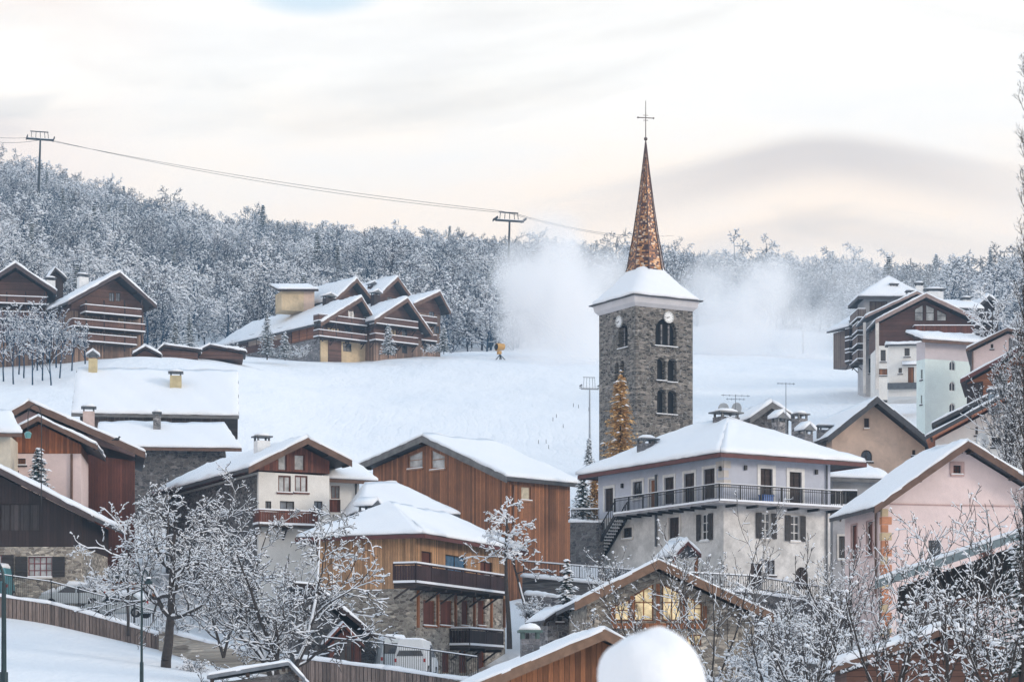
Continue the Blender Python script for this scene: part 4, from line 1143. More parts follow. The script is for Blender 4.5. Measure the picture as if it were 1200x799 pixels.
# mint building and its neighbours
Mi = House('mint_building', 'tall mint green and pale pink building with three arched windows and flat snowy roof', 'house', 1084, 238, 22, 520)
Lm = Mi.S('l', 1074); hm = Mi.SH('f', 1110, 422)[1]; ht = Mi.SH('f', 1110, 401)[1]; wm = Mi.S('f', 1137)
Mi.wall_sh('f', [(0,-5),(wm,-5),(wm,hm),(0,hm)], Lm, P_MINT, 'lower_wall'); Mi.wall_sh('f', [(0,hm+.003),(wm,hm+.003),(wm,ht),(0,ht)], Lm, plaster('pale_pink_render',(.62,.56,.58),.08), 'upper_wall', cut=False)
for y0,y1 in ((422.5,434),(447,458),(472,483)): Mi.window('f', 1112.5,y0,1119.5,y1, arch=True, frame=WHITEPAINT, sill=False)
Mi.window('l', 1079,433,1081,445, nx=1); Mi.window('l', 1079,463,1080.6,474, nx=1)
Mi.finish()
Mi.slab([((-.9,-.9,ht),(wm+2.2,-.9,ht),(wm+2.2,Lm+.6,ht+1.1),(-.9,Lm+.6,ht+1.1))], W_DARK, th=.25, snow=.5, frees=[(1,1,0,1)], edge=BROWNVERGE)
Ws = House('white_cottage', 'small white house with brown door and snowy porch below the big brown chalet', 'house', 1041, 262, -8, 452)
Ws.wall('f', [(1041,404),(1078,404)], 6, P_WHITE, base=1.2)
Ws.window('f', 1060,408,1066,418, frame=DKWOOD); Ws.window('f', 1053,431,1057,438, frame=DKWOOD, nx=1); Ws.window('f', 1064,430,1071,449, pane=W_BROWN, door=True, nx=1)
Ws.finish()
ww = Ws.S('f',1078); hw_ = Ws.SH('f',1060,404)[1]
Ws.slab([((-.3,-.4,hw_),(ww+.3,-.4,hw_),(ww+.3,6,hw_+.8),(-.3,6,hw_+.8))], ROOFMAT, th=.15, snow=.35)
pz = Ws.SH('f',1066,427)[1]; Ws.slab([((Ws.S('f',1057),-1.3,pz-.2),(Ws.S('f',1074),-1.3,pz-.2),(Ws.S('f',1074),-.01,pz+.2),(Ws.S('f',1057),-.01,pz+.2))], ROOFMAT, th=.1, snow=.22, name='porch_roof')
MB().box(-.1,ww,-.5,-.01,-.4,.25).build('plinth', LEAD, Ws.e)

Rc = House('big_brown_chalet', 'wide brown chalet with double gable roof and trapezoid white attic windows', 'chalet', 1029, 278, 0, 448)
Rc.wall('f', [(1029,380),(1083,352),(1138,378)], 7, W_CHOC, base=-Rc.SH('f',1050,405)[1], name='upper_wall')
Rc.wall('f', [(1030,405.2),(1130,405.2)], 6.5, P_WHITE, base=2, name='lower_wall')
for poly in ([(1072,376),(1082,376),(1082,357),(1072,362)], [(1085,376),(1095,376),(1095,361),(1085,357)], [(1098,376),(1109,376),(1109,368),(1098,363)]):
    Rc.window('f',0,0,0,0, poly=poly, pane=PALEGLASS, frame=W_DARK, nx=1, ny=2, sill=False)
for x0,x1 in ((1075,1084),(1087,1098),(1101,1111)): Rc.window('f', x0,382,x1,392, pane=MIDGLASS, frame=W_DARK, sill=False)
Rc.window('f', 1114,380,1134,389, pane=W_RED, frame=W_DARK, sill=False)
Rc.window('f', 1032,410,1038,424, pane=GLASS); Rc.window('f', 1030,432,1040,440, pane=W_BROWN)
Rc.finish()
Rc.roof('f', [(1029,377.5),(1083,349.5),(1140,376)], 7, ovf=1.4, ove=.6, th=.25, snow=.32, verge=plain('pale_verge',(.30,.22,.2),.8), vh=.45)
Rc.roof(('f',3.0), [(1014,373.5),(1073,346),(1136,373)], 6, ovf=1.0, ove=.2, th=.22, snow=.3, verge=plain('pale_verge',(.30,.22,.2),.8), vh=.3, name='second_roof')
Rc.balcony('f', 1072, 1142, 394, 1.3, mat=W_RED, style='planks')
for px_ in (1028,): 
    t, h1 = Rc.SH(('f',-1.2), px_, 378); MB().box(t-.18,t+.18,-1.35,-1.0,-1,h1).build('pillar', P_PALE, Rc.e)
t, h1 = Rc.SH(('f',2.2), 1013, 378); MB().box(t-.15,t+.15,2.0,2.3,-1,h1).build('pillar', P_PALE, Rc.e)
Qt = House('block_of_flats', 'pale block of flats with pyramid snow roof and stacked side balconies behind the brown chalet', 'house', 1013, 289, 2, 442)
wq, lq = Qt.S('f',1072), Qt.S('l',997)
hq = Qt.SH('f',1013,350)[1]
Qt.wall_sh('f', [(0,-3),(wq,-3),(wq,hq),(0,hq)], 4.5, plaster('flat_render',(.50,.50,.52),.15))
Qt.window('f', 1019,353,1040,370, pane=W_GREY, frame=W_DARK, nx=3)
Qt.window('f', 1018,388,1024,398, pane=MIDGLASS); Qt.window('f', 1018,420,1026,438, pane=GLASS)
Qt.finish()
Qt.hip(-1.0, wq+1, -1.2, 5.5, hq+.1, Qt.SH(('f',2.2),1047,326)[1], wq*.55, wq*.55, 2.1, 2.2, th=.3, snow=.5, edge=ROOFMAT)
for yy_ in (385, 400, 415, 432): Qt.balcony('l', 1005, 996, yy_, 1.0, mat=W_GREY, style='planks', gap=.3)
Qt.chimney(1047, 333, 343, .5, .9, .8, WHITEPAINT); Qt.chimney(1077, 332, 342, 3, .9, .8, WHITEPAINT); Qt.chimney(1066, 341, 349, -3, .8, .8, WHITEPAINT)
Rc.chimney(1095, 339, 352, 7, 2.0, .9, WHITEPAINT)
Qs = House('pent_roof_annex', 'low dark annex roof sticking out left of the block of flats', 'house', 998, 293, 26, 440)
Qs.wall('f', [(998,385),(1012,385)], 4, W_GREY, base=-Qs.SH('f',1004,428)[1])
for yy_ in (397,411,425): Qs.balcony('f', 996, 1012, yy_, 1.0, mat=W_DARK, style='planks')
Qs.slab([((-1,-1,Qs.SH('f',998,384)[1]),(2.5,-1,Qs.SH('f',998,384)[1]+.5),(2.5,4,Qs.SH('f',998,375)[1]+1),(-1,4,Qs.SH('f',998,384)[1]))], ROOFMAT, snow=.3, edge=ROOFMAT)
Ur = House('dark_chalet', 'dark timber chalet with rounded snowy gable at the far right behind the brown one', 'chalet', 1143, 305, 12, 400)
Ur.wall('f', [(1145,362),(1156,352),(1170,362)], 9, W_DARK, base=5); Ur.window('f', 1152,364,1160,373, pane=MIDGLASS, frame=W_DARK)
Ur.finish(); Ur.roof('f', [(1145,360),(1156,350),(1170,360)], 9, ovf=.8, snow=.45, verge=ROOFMAT, vh=.5)
Ur.balcony('f', 1144,1170,378,1.0, mat=W_DARK, style='planks')
Ur2 = House('snowy_roofed_chalet', 'low snow roof with a chimney between the brown chalet and the dark one', 'chalet', 1108, 300, 10, 400)
w2 = Ur2.S('f',1146); h2 = Ur2.SH('f',1120,362)[1]
Ur2.wall('f', [(1109,362),(1146,362)], 8, W_DARK, base=4); Ur2.slab([((-.8,-.8,h2),(w2+.5,-.8,h2),(w2+.5,4,h2+1.6),(-.8,4,h2+1.6))], ROOFMAT, snow=.5, edge=ROOFMAT)
Ur2.chimney(1132, 349, 358, 3, 1.0, .8, WHITEPAINT)

def wallbox(px, py, D, label):
    pass
bx0 = A.pt(('f',-.75), A.S(('f',-.75), 898), hf); b_ = A.e.matrix_basis @ bx0
b_ = Matrix.Translation((A.C[0], A.C[1], A.zb)) @ Matrix.Rotation(A.a, 4, 'Z') @ bx0
e = empty('storage_box', tuple(b_), A.a, label='bright blue lidded box on the balcony before a brown shuttered door', cat='box')
BLU = plain('blue_plastic', (.03,.13,.42), .4, 0, .1)
MB().box(-.42,.42,-.25,.25,0,.5).build('body', BLU, e, bevel=.03); MB().box(-.45,.45,-.28,.28,.503,.58).build('lid', BLU, e, bevel=.02)
m = MB()
for pl, px_, py_ in (('f',873,548),('f',956,553),('l',845,549),('l',730,569)):
    t, h = A.SH(pl, px_, py_); q = [A.pt(pl,t+a,h+b2,.14) for a,b2 in ((-.09,-.15),(.09,-.15),(.09,.15),(-.09,.15))]
    MB().prism(q, A.inward(pl)*.137).build('wall_lamp', IRON, A.e)
W_MIDBROWN = wood('mid_brown_boards', (.28,.18,.13), .2, True, .5)  # brown boards for the lower walls of the upper chalets
# ================================================================== big brown barn
K = House('timber_barn', 'large brown board-clad barn with wide asymmetric gable and two pale attic windows', 'barn', 597, 176, 44, 650)
Lk = K.S('l', 434); Wk = K.S('f', 668)
K.wall('l', [(597,563),(505,519),(437,549)], Wk, W_BROWN, base=5)
K.window('l',0,0,0,0, poly=[(478.5,548),(495,548),(495,527.5),(478.5,534)], pane=PALEGLASS, frame=plain('pale_frame',(.35,.2,.13),.7), nx=1, ny=2)
K.window('l',0,0,0,0, poly=[(505,548.5),(521,549),(521,534),(505,527)], pane=PALEGLASS, frame=plain('pale_frame',(.35,.2,.13),.7), nx=1, ny=2)
K.window('f', 611,570,622,586, pane=plain('cream_blind',(.62,.55,.42),.7), frame=plain('pale_frame',(.35,.2,.13),.7), nx=1)
K.window('l', 577,630,592,648, pane=W_RED)
K.finish()
K.roof('l', [(597,561),(505,517),(437,547)], Wk, ovf=.9, ovb=.8, ove=.7, th=.3, snow=.35, verge=GREYVERGE, vh=.5)
K.pipe('f', 601, 568, 640, BROWNVERGE)
# ================================================================== honey chalet
I = House('honey_chalet', 'chalet with honey coloured boards over a stone base and two dark balconies', 'chalet', 487, 145, 68, 786)
Li = I.S('l', 372); Wi = I.S('f', 592)
hs = I.SH('l', 487, 689)[1]; ht = I.SH('l', 487, 627)[1]
I.wall_sh('l', [(0,hs),(Li,hs),(Li,ht),(0,ht)], Wi, W_ORANGE, 'upper_wall')
I.wall_sh('l', [(0,-3),(Li,-3),(Li,hs-.003),(0,hs-.003)], Wi, S_WARM, 'stone_wall')
for x0,x1,y0,y1 in ((494,506,646,668),): I.window('f', x0,y0,x1,y1, pane=W_RED, frame=W_DARK, nx=1, door=True)
I.window('f', 522,651,546,676, pane=BLUEGLASS, frame=DKWOOD, nx=2, door=True); I.window('f', 563,658,577,676, pane=W_RED, frame=W_DARK)
for x0,x1 in ((496,510),(516,530),(541,549),(560,568)): I.window('f', x0,703,x1,733, pane=W_RED, frame=W_BROWN, nx=1)
for x0,x1 in ((518,527),(538,547),(560,568)): I.window('f', x0,762,x1,788, pane=W_RED, frame=W_BROWN, nx=1, door=True)
I.finish()
I.balcony('f', 488, 592, 0, 1.5, floor_sh=I.SH('f',490,686)[1], mat=wood('dark_red_rail',(.06,.028,.03),.1,True,.3), style='planks', rail=1.1)
I.balcony('f', 551, 590, 0, 1.4, floor_sh=I.SH('f',551,757)[1], mat=W_DARK, style='planks', rail=1.0)
# timber posts and shutters panel on the middle floor
m = MB()
for px_ in (489,512,533,555,575,590):
    t = I.S('f', px_); m.box(t-.1,t+.1,-.13,-.003,I.SH('f',px_,735)[1],hs)
m.build('timber_post', W_BROWN, I.e)
ovx = 1.0
he2 = ht+.02
hr2 = I.SH(('l',Li*.5), 455, 591)[1]
I.hip(-ovx, Wi+ovx+.6, -ovx, Li+ovx, he2, hr2, Li*.5, Wi-Li*.4, Li*.5, Li*.5, th=.2, snow=.2, edge=REDVERGE)
I.chimney(432, 592, 612, Li*.72, 1.1, .9, S_GREY, style='gable')
# neighbour roofs behind it
Nb = House('snow_mound_house', 'low white house under a smooth mound of roof snow behind the honey chalet', 'house', 428, 160, 12, 640)
wn_, = (Nb.S('f',520),)
Nb.wall('f', [(430,602),(524,604)], 8, P_WHITE, base=3)
hn = Nb.SH('f',500,603)[1]
Nb.hip(-.8, wn_+.9, -.9, 8, hn, Nb.SH(('f',3.5),455,568)[1], .5, wn_*.5, 3.5, 3.5, snow=.2, edge=ROOFMAT)
Nb.window('f', 492,607,512,613, pane=W_BROWN, frame=WHITEPAINT, sill=False); Nb.finish()
# ================================================================== white chalet with timber gable
Hh = House('white_timber_chalet', 'white chalet with red-brown timber gable and snow roof behind the big frosted trees', 'chalet', 303, 163, 26, 650)
Lh = Hh.S('l', 196)
MB().box(-.12,-.003,.3,Lh,-4,Hh.SH('f',303,556)[1]).build('stone_side', S_DARK, Hh.e)
zt = Hh.SH('f',330,552)[1]
Hh.wall('f', [(303,547),(353,523),(386,540)], Lh, W_RED, base=-zt, name='timber_gable')
Hh.wall('f', [(303,552.5),(386,557.5)], Lh, P_WHITE, base=4, name='lower_wall')
for x0,x1 in ((326,336),(345,357)): Hh.window('f', x0,532.5,x1,551, pane=PALEGLASS, frame=W_RED, nx=1, sill=False)
for x0,x1 in ((326,341),(345.5,360.5)): Hh.window('f', x0,557,x1,577, pane=PALEGLASS, frame=W_RED, nx=2, fw=.1)
Hh.window('f', 328,587,345,598, pane=MIDGLASS, frame=W_DARK); Hh.window('f', 368,587,378,602, pane=MIDGLASS, frame=W_DARK); Hh.window('f', 311,587,318,600, pane=MIDGLASS, frame=W_DARK)
Hh.finish()
Hh.roof('f', [(303,545),(353,520),(386,537)], Lh, ovf=1.2, ove=1.3, th=.25, snow=.4, verge=BROWNVERGE, vh=.45)
Hh.balcony('f', 304, 372, 616, 1.1, mat=W_RED, style='planks', rail=.9)
Hh.chimney(307, 511, 527, 4.5, .95, .8, WHITEPAINT)
Ha = House('white_annex', 'white annex with red balcony door and downpipe joined right of the timber gabled chalet', 'house', 384, 167, 8, 640)
wa = Ha.S('f', 420)
Ha.wall('f', [(384,560),(421,562)], 7, P_WHITE, base=3)
Ha.window('f', 388,569,398,584, pane=MIDGLASS, frame=W_RED, sill=False); Ha.window('f', 386,585,399,600, pane=W_RED, frame=W_RED, nx=3, sill=False); Ha.finish()
ha = Ha.SH('f',400,560)[1]
Ha.slab([((-.3,-.9,ha-.1),(wa+1.3,-.9,ha-.25),(wa+.2,5,Ha.SH(('f',5),425,544)[1]),(-.3,5,Ha.SH(('f',5),395,533)[1]))], ROOFMAT, snow=.45, edge=BROWNVERGE, frees=[(1,1,0,0)])
Ha.pipe('f', 417, 566, 600, IRON)
# ================================================================== long snow roof, left
Dd = House('long_roofed_barn', 'long barn under one vast smooth snow roof with two yellow chimneys', 'barn', 97, 205, 7, 560)
wd_ = Dd.S('f', 262); yr = 6.5
hr = Dd.SH(('f',yr), 180, 436)[1]; hee = Dd.SH(('f',-1), 180, 486)[1]
Dd.wall_sh('f', [(.6,-3),(wd_,-3),(wd_,hee-.1),(.6,hee-.1)], 9, W_GREY)
Dd.wall_sh('l', [(-.6,hee-.3),(yr,hr-.45),(yr*2,hee-.3)], .3, W_HDARK, 'gable', out=-.0)
x1r = Dd.S('f', 280)
Dd.slab([((-.9,-1.2,hee),(x1r,-1.2,hee),(x1r,yr,hr),(-.9,yr,hr)), ((x1r,2*yr+1,hee),(-.9,2*yr+1,hee),(-.9,yr,hr),(x1r,yr,hr))], DKWOOD, th=.2, snow=.5, edge=GREYVERGE, frees=[(1,1,0,1),(1,1,0,1)])
YC = plaster('yellow_chimney', (.60,.50,.30), .2)
Dd.chimney(109, 416, 437, yr-.5, .75, .75, YC, style='gable'); Dd.chimney(206, 436, 459, 3.4, 1.0, .9, YC)
Dl = House('lower_stone_barn', 'stone barn with slate-streaked snow roof below the vast smooth snow roof', 'barn', 112, 196, 6, 590)
wl = Dl.S('f', 272)
Dl.wall('f', [(150,527),(264,527)], 5, S_DARK, base=5)
h3 = Dl.SH(('f',-1),190,524)[1]; h4 = Dl.SH(('f',4),190,497)[1]
Dl.slab([((0,-1,h3),(wl+.8,-1,h3),(wl-.6,4,h4),(0,4,h4))], DKWOOD, th=.2, snow=.22, edge=BROWNVERGE, frees=[(1,1,0,1)])
Dl.chimney(184, 483, 504, 2.6, .6, .6, S_GREY)
# ================================================================== pink and timber house E
E = House('pink_timber_house', 'pink house with red-brown timber wing under a broad dark gable roof', 'house', 18, 172, 10, 600)
E.wall('f', [(18,490),(34,481),(158,535)], 10, P_ROSE, base=-E.SH('f',40,520)[1], name='upper_wall')
E.wall('f', [(18,521),(158,540)], 10, W_RED, base=4)
for px_, py_ in ((62,492),(88,503)): E.window('f', px_-2,py_,px_+2,py_+3, pane=W_DARK, nx=1, sill=False)
E.finish()
E.roof('f', [(18,486.5),(34,477.5),(158,531.5)], 10, ovf=1.0, ove=.8, th=.3, snow=.35, verge=BROWNVERGE, vh=.5)
E.chimney(104, 477, 504, 3.5, .85, .8, plaster('pink_chimney', (.55,.42,.38), .2))
E2 = House('orange_gable_wing', 'lower wing with orange timber gable over a pink wall and tall downpipe', 'house', 12, 164, 6, 620)
E2.wall('f', [(12,515),(46,497),(95,521)], 7, wood('orange_gable_boards', (.36,.12,.045), .2, True, .35), base=-E2.SH('f',50,531)[1], name='timber_gable')
E2.wall('f', [(12,531.5),(95,531.5)], 7, P_PINK, base=4, name='lower_wall')
E2.window('f', 15,537,30,545, pane=W_BROWN, nx=2); E2.window('f', 14,551,22,562, pane=GLASS); E2.finish()
E2.roof('f', [(12,512),(46,494.5),(97,519)], 7, ovf=1.0, ove=1.2, th=.22, snow=.35, verge=BROWNVERGE, vh=.35)
E2.pipe('f', 84, 532, 590, BROWNVERGE, r=.09)
Ff = House('cream_house', 'cream walled house with thick roof snow cut by the left edge of the photo', 'house', -60, 160, 4, 600)
wf_ = Ff.S('f', 12)
Ff.wall('f', [(-60,511),(12,511)], 8, P_CREAM, base=9)
hq2 = Ff.SH('f',0,509)[1]
Ff.slab([((-.5,-.9,hq2),(wf_+.9,-.9,hq2),(wf_-.4,4,Ff.SH(('f',4),0,486)[1]),(-.5,4,Ff.SH(('f',4),0,486)[1]))], ROOFMAT, snow=.5, edge=BROWNVERGE, frees=[(1,1,0,1)])
G = House('dark_timber_chalet', 'dark timber chalet on a stone ground floor with grey shutters, left foreground', 'chalet', -120, 152, 0, 705)
G.wall('f', [(-120,600),(-10,553),(96,606)], 10, W_DARK, base=-G.SH('f',0,640)[1], name='timber_wall')
G.wall('f', [(-120,640.5),(95,640.5)], 10, S_WARM, base=1.5, name='stone_wall')
WRF = plain('red_window_frame', (.16,.03,.04), .6)
G.window('f', 33,652,61,676, frame=WRF, pane=PALEGLASS, nx=4, ny=3, shutters=SHUT, surround=P_PALE, shut_w=.8, sw=.05)
G.window('f', -8,650,2,676, frame=WRF, pane=PALEGLASS, shutters=SHUT, shut_w=.75)
G.window('f', 0,590,46,622, frame=W_DARK, pane=wood('dark_grey_shutter',(.07,.055,.055),.3), nx=4, sill=False)
G.finish()
G.roof('f', [(-120,597),(-10,549),(98,604)], 10, ovf=1.2, ove=1.0, th=.25, snow=.35, verge=plain('dark_verge',(.07,.05,.05),.8), vh=.4)
# ================================================================== chalets on the upper slope, left
U1 = House('balcony_chalet', 'dark brown three-storey balcony chalet cut by the left edge high on the slope', 'chalet', -32, 292, 12, 402)
U1.wall('f', [(-32,348),(18,318),(55,342)], 14, W_HDARK, base=-U1.SH('f',20,362)[1], name='upper_wall'); U1.wall('f', [(-32,362.3),(55,362.3)], 14, W_MIDBROWN, base=5, name='lower_wall')
U1.window('f', 30,372,38,384, pane=P_YEL, frame=W_DARK); U1.window('f', 14,372,26,382, pane=GLASS); U1.window('f', 2,352,12,360, pane=MIDGLASS); U1.window('f', -5,372,6,382, pane=GLASS)
U1.finish()
U1.roof('f', [(-32,346),(18,315),(55,339.5)], 14, ovf=1.8, ove=1.3, th=.3, snow=.5, verge=plain('dark_verge',(.07,.05,.05),.8), vh=.55)
for y_ in (358,376,392): U1.balcony('f', -30,54,y_,1.6, mat=W_HDARK, style='planks', rail=.85, th=.12, brackets=False)
U2 = House('gable_balcony_chalet', 'dark brown balcony chalet with wide snow roof, second on the upper left slope', 'chalet', 84, 288, 30, 410)
Lu = U2.S('l', 50)
U2.wall('f', [(84,356),(134,328),(168,358)], Lu, W_HDARK, base=-U2.SH('f',134,368)[1], name='upper_wall'); zz9 = U2.SH('f',134,368.3)[1]; U2.wall_sh('f', [(0,-6),(U2.S('f',168),-6),(U2.S('f',168),zz9),(0,zz9)], Lu, W_MIDBROWN, name='lower_wall')
for x0,x1 in ((104,110),(118,128),(138,146)): U2.window('f', x0,372,x1,384, pane=P_YEL if x0 != 118 else W_RED, frame=W_DARK, sill=False)
for x0,x1 in ((128,134),(136,141)): U2.window('f', x0,343,x1,353, pane=MIDGLASS, frame=W_DARK, sill=False)
for x0,x1 in ((110,120),(128,142),(148,156)): U2.window('f', x0,393,x1,403, pane=P_YEL if x0 != 110 else GLASS, frame=W_DARK, sill=False)
U2.finish()
U2.roof('f', [(84,353),(134,325),(168,355)], Lu, ovf=1.8, ove=1.3, th=.3, snow=.5, verge=plain('dark_verge',(.07,.05,.05),.8), vh=.5)
for y_, xa, xb in ((371,100,166),(388,86,170),(404,90,160)): U2.balcony('f', xa,xb,y_,1.6, mat=W_HDARK, style='planks', rail=.85, th=.12, brackets=False)
def posts(hs, plane, pxs, y0, y1, out, w_=.16):
    m = MB(); pl = (plane, -out)
    for px_ in pxs:
        t, h1 = hs.SH(pl, px_, y0); h0 = hs.SH(pl, px_, y1)[1]; m.box(t-w_/2, t+w_/2, -out-w_/2, -out+w_/2, h0, h1)
    m.build('balcony_post', W_DARK, hs.e)
posts(U2, 'f', (101,122,146,166), 352, 412, 1.5); posts(U1, 'f', (8,30,52), 342, 405, 1.5)
U2.chimney(97, 322, 334, 8, 1.2, 1.0, WHITEPAINT)
Uh = House('roof_gable_hut', 'small dark pointed roof between the two upper left balcony chalets', 'hut', 58, 305, 20, 350)
Uh.wall('f', [(58,328),(64,318),(74,327)], 5, W_DARK, base=3); Uh.roof('f', [(57,327),(64,317),(74,326)], 5, ovf=.5, ove=.5, snow=.4, verge=ROOFMAT)
Uh.chimney(59, 326, 342, -3, 1.1, 1.0, WHITEPAINT)
# low sheds under them
for i,(pts_, D_, lb) in enumerate(((((158,417),(170,410),(186,418)),285,'leftmost of the three low snow-buried sheds above the long barn roof'),
                         (((186,413),(192,408),(232,413)),292,'middle low snow-buried shed with long level roof above the barn'),
                         (((233,414),(246,408),(285,415)),296,'rightmost low snow-buried shed, its roof running along the slope edge'))):
    S_ = House('snowy_shed', lb, 'shed', pts_[0][0], D_, 8, 419, 'low sheds on the upper slope')
    S_.wall('f', list(pts_), 5, W_HDARK, base=.1)
    S_.roof('f', [(a, b-1.5) for a, b in pts_], 5, ovf=.5, ove=.4, th=.15, snow=.45, verge=W_DARK, vh=.3)
# ================================================================== cluster of chalets, centre
C1 = House('wide_roofed_chalet', 'chalet with the longest snow roof and yellow dormer, front of the centre group', 'chalet', 376, 335, 38, 417)
Lc = C1.S('l', 256)
C1.wall('f', [(376,380),(417,355),(430,378)], Lc, W_HDARK, base=-C1.SH('f',400,398)[1], name='timber_wall')
C1.wall('f', [(376,398.5),(430,398.5)], Lc, P_YEL, base=4, name='lower_wall')
C1.window('l', 341,382,368,399, pane=W_OR2, frame=W_DARK, nx=3, sill=False); C1.window('l', 290,388,330,402, pane=P_TAN, frame=W_DARK, nx=4, sill=False)
C1.window('f', 408,364,416,374, pane=MIDGLASS, frame=W_DARK, sill=False); C1.window('f', 384,384,398,396, pane=P_YEL, frame=W_DARK, sill=False); C1.window('f', 404,384,412,395, pane=GLASS, frame=W_DARK, sill=False); C1.window('f', 402,402,412,412, pane=GLASS, frame=W_DARK, sill=False)
C1.finish()
C1.roof('f', [(376,378),(417,352.5),(431,376)], Lc, ovf=1.5, ove=1.2, th=.3, snow=.5, verge=BROWNVERGE, vh=.6)
MB().box(-.12,-.003,.2,Lc,-4,C1.SH('f',400,398)[1]-.05).build('stone_side', S_GREY, C1.e)
MB().box(1.2,3.4,-.1,-.003,-4,C1.SH('f',400,399)[1]).build('timber_panel', W_HDARK, C1.e)
for y_ in (381,399): C1.balcony('f', 374,430,y_,1.4, mat=W_HDARK, style='planks', rail=.85, th=.12)
posts(C1, 'f', (378,394,412,428), 372, 400, 1.3)
# dormer
dm = House('roof_dormer_tower', 'yellow plastered rooftop block with its own snow roof on the wide roofed chalet', 'dormer', 330, 345, 20, 360)
ldm = 3.6; wdm = dm.S('f',356)
dm.wall('f', [(330,341),(356,341)], ldm, P_YEL, base=.4)
dm.wall_sh('f', [(wdm,-1.5),(wdm+1.6,-1.5),(wdm+1.6,dm.SH('f',356,338)[1]),(wdm,dm.SH('f',356,338)[1])], ldm, P_TAN, 'side_wall')
hdm = dm.SH('f',343,340)[1]
dm.slab([((-.7,-.7,hdm-.1),(wdm+2.0,-.7,hdm+.25),(wdm+2.0,ldm+.6,hdm+1.6),(-.7,ldm+.6,hdm+1.3))], DKWOOD, th=.25, snow=.5, frees=[(1,1,1,1)], edge=W_DARK)
for (nm, lb, px0, D_, pts_, ys) in (
    ('steep_gabled_chalet', 'steep verge chalet rising right behind the wide roofed one in the centre group', 392, 346, [(392,352),(411,334),(438,368)], (372,)),
    ('middle_gabled_chalet', 'middle chalet of the centre group with deep gable shade and dark balconies', 438, 338, [(438,378),(470,357),(494,391)], (381,400)),
    ('back_gabled_chalet', 'chalet with cluttered snowy dormers at the back of the centre group', 444, 350, [(440,350),(459,332),(480,362)], (370,)),
    ('end_gabled_chalet', 'rightmost chalet of the centre group with roof jutting past the others', 484, 344, [(484,360),(508,349),(516,364)], (377,398))):
    Cx = House(nm, lb, 'chalet', px0, D_, 38, 415)
    Lx = 12
    yl_ = pts_[0][1]+6; Cx.wall('f', pts_, Lx, W_HDARK, base=-Cx.SH('f',px0+10,max(p[1] for p in pts_)+2)[1], name='upper_wall'); zz9 = Cx.SH('f',px0+10,max(p[1] for p in pts_)+2.3)[1]; Cx.wall_sh('f', [(0,-5),(Cx.S('f',pts_[2][0]),-5),(Cx.S('f',pts_[2][0]),zz9),(0,zz9)], Lx, P_YEL if nm.startswith('nothing') else W_MIDBROWN, name='lower_wall')
    mid = pts_[1][0]
    Cx.window('f', mid-5, pts_[1][1]+16, mid+1, pts_[1][1]+25, pane=MIDGLASS, frame=W_DARK, sill=False)
    for y_ in ys: Cx.window('f', mid-12, y_+5, mid-5, y_+14, pane=GLASS if y_ > 390 else P_YEL, frame=W_DARK, sill=False); Cx.window('f', mid+1, y_+5, mid+7, y_+14, pane=GLASS, frame=W_DARK, sill=False)
    Cx.finish()
    Cx.roof('f', [(a,b-3) for a,b in pts_], Lx, ovf=1.6, ove=1.2, th=.3, snow=.5, verge=BROWNVERGE, vh=.6)
    for y_ in ys: Cx.balcony('f', px0+2, pts_[2][0]-4, y_+3, 1.4, mat=W_HDARK, style='planks', rail=.85, th=.12)
    if nm.startswith('back'):
        Cx.chimney(440, 343, 356, -3.5, 1.1, .9, W_DARK, style='gable'); Cx.chimney(436, 333, 346, 3, 1.0, .9, W_DARK, style='gable')
    if nm.startswith('steep'): Cx.chimney(385, 347, 358, -1, 1.4, 1.0, W_DARK, style='gable')

# ================================================================== bottom centre
Wg = House('lit_stone_chalet', 'stone chalet with glowing warm gable windows behind bare branches', 'chalet', 688, 113, 4, 815)
Wg.wall('f', [(688,708),(768,668),(884,722)], 12, S_WARM, base=2)
for poly in ([(720,727),(738,727),(738,702),(720,709)], [(743,727),(766,727),(766,684),(743,696)], [(776,727),(799,727),(799,694),(776,684)], [(805,727),(823,727),(823,707),(805,698)]):
    Wg.window('f',0,0,0,0, poly=poly, pane=LIT, frame=W_BROWN, nx=2, ny=2, sill=False, fw=.07)
for x0,x1 in ((722,738),(745,764),(778,798),(805,822)): Wg.window('f', x0,743,x1,756, pane=LIT if x0 > 800 else MIDGLASS, frame=W_BROWN, sill=False)
Wg.finish()
Wg.roof('f', [(688,704),(768,664),(884,718)], 12, ovf=1.2, ove=.8, th=.2, snow=.2, verge=plain('light_brown_verge',(.20,.12,.08),.8), vh=.42)
m = MB(); t0,t1 = Wg.S('f',718), Wg.S('f',826); zc = Wg.SH('f',770,730)[1]; m.box(t0,t1,-.14,-.003,zc-.25,zc); 
for px_ in (718,740.5,771,802,826):
    t = Wg.S('f',px_); m.box(t-.08,t+.08,-.12,-.003,zc,Wg.SH('f',px_,{718:711,740.5:698,771:684,802:697,826:710}[px_])[1])
m.build('timber_frame', W_BROWN, Wg.e)
X = House('brown_gable_house', 'brown boarded house with long snowy verge, bottom centre, seen only by its roof end', 'house', 560, 88, 6, 850)
X.wall('f', [(560,812),(704,751),(728,762)], 9, W_BROWN, base=1)
X.roof('f', [(560,806),(704,745),(728,757)], 9, ovf=1.0, ove=.4, th=.16, snow=.22, verge=plain('light_brown_verge',(.20,.12,.08),.8), vh=.4)
X.chimney(621, 738, 768, 5.5, .7, .6, BRK, plain('green_cap',(.08,.13,.12),.6))
Sh = House('stone_hut', 'tiny grey stone hut with snow roof and one window left of the lit chalet', 'hut', 642, 122, 15, 790)
Sh.wall('f', [(642,728),(657,718),(672,731)], 3, S_GREY, base=2); Sh.window('f', 653,722,659,729, nx=1); Sh.finish()
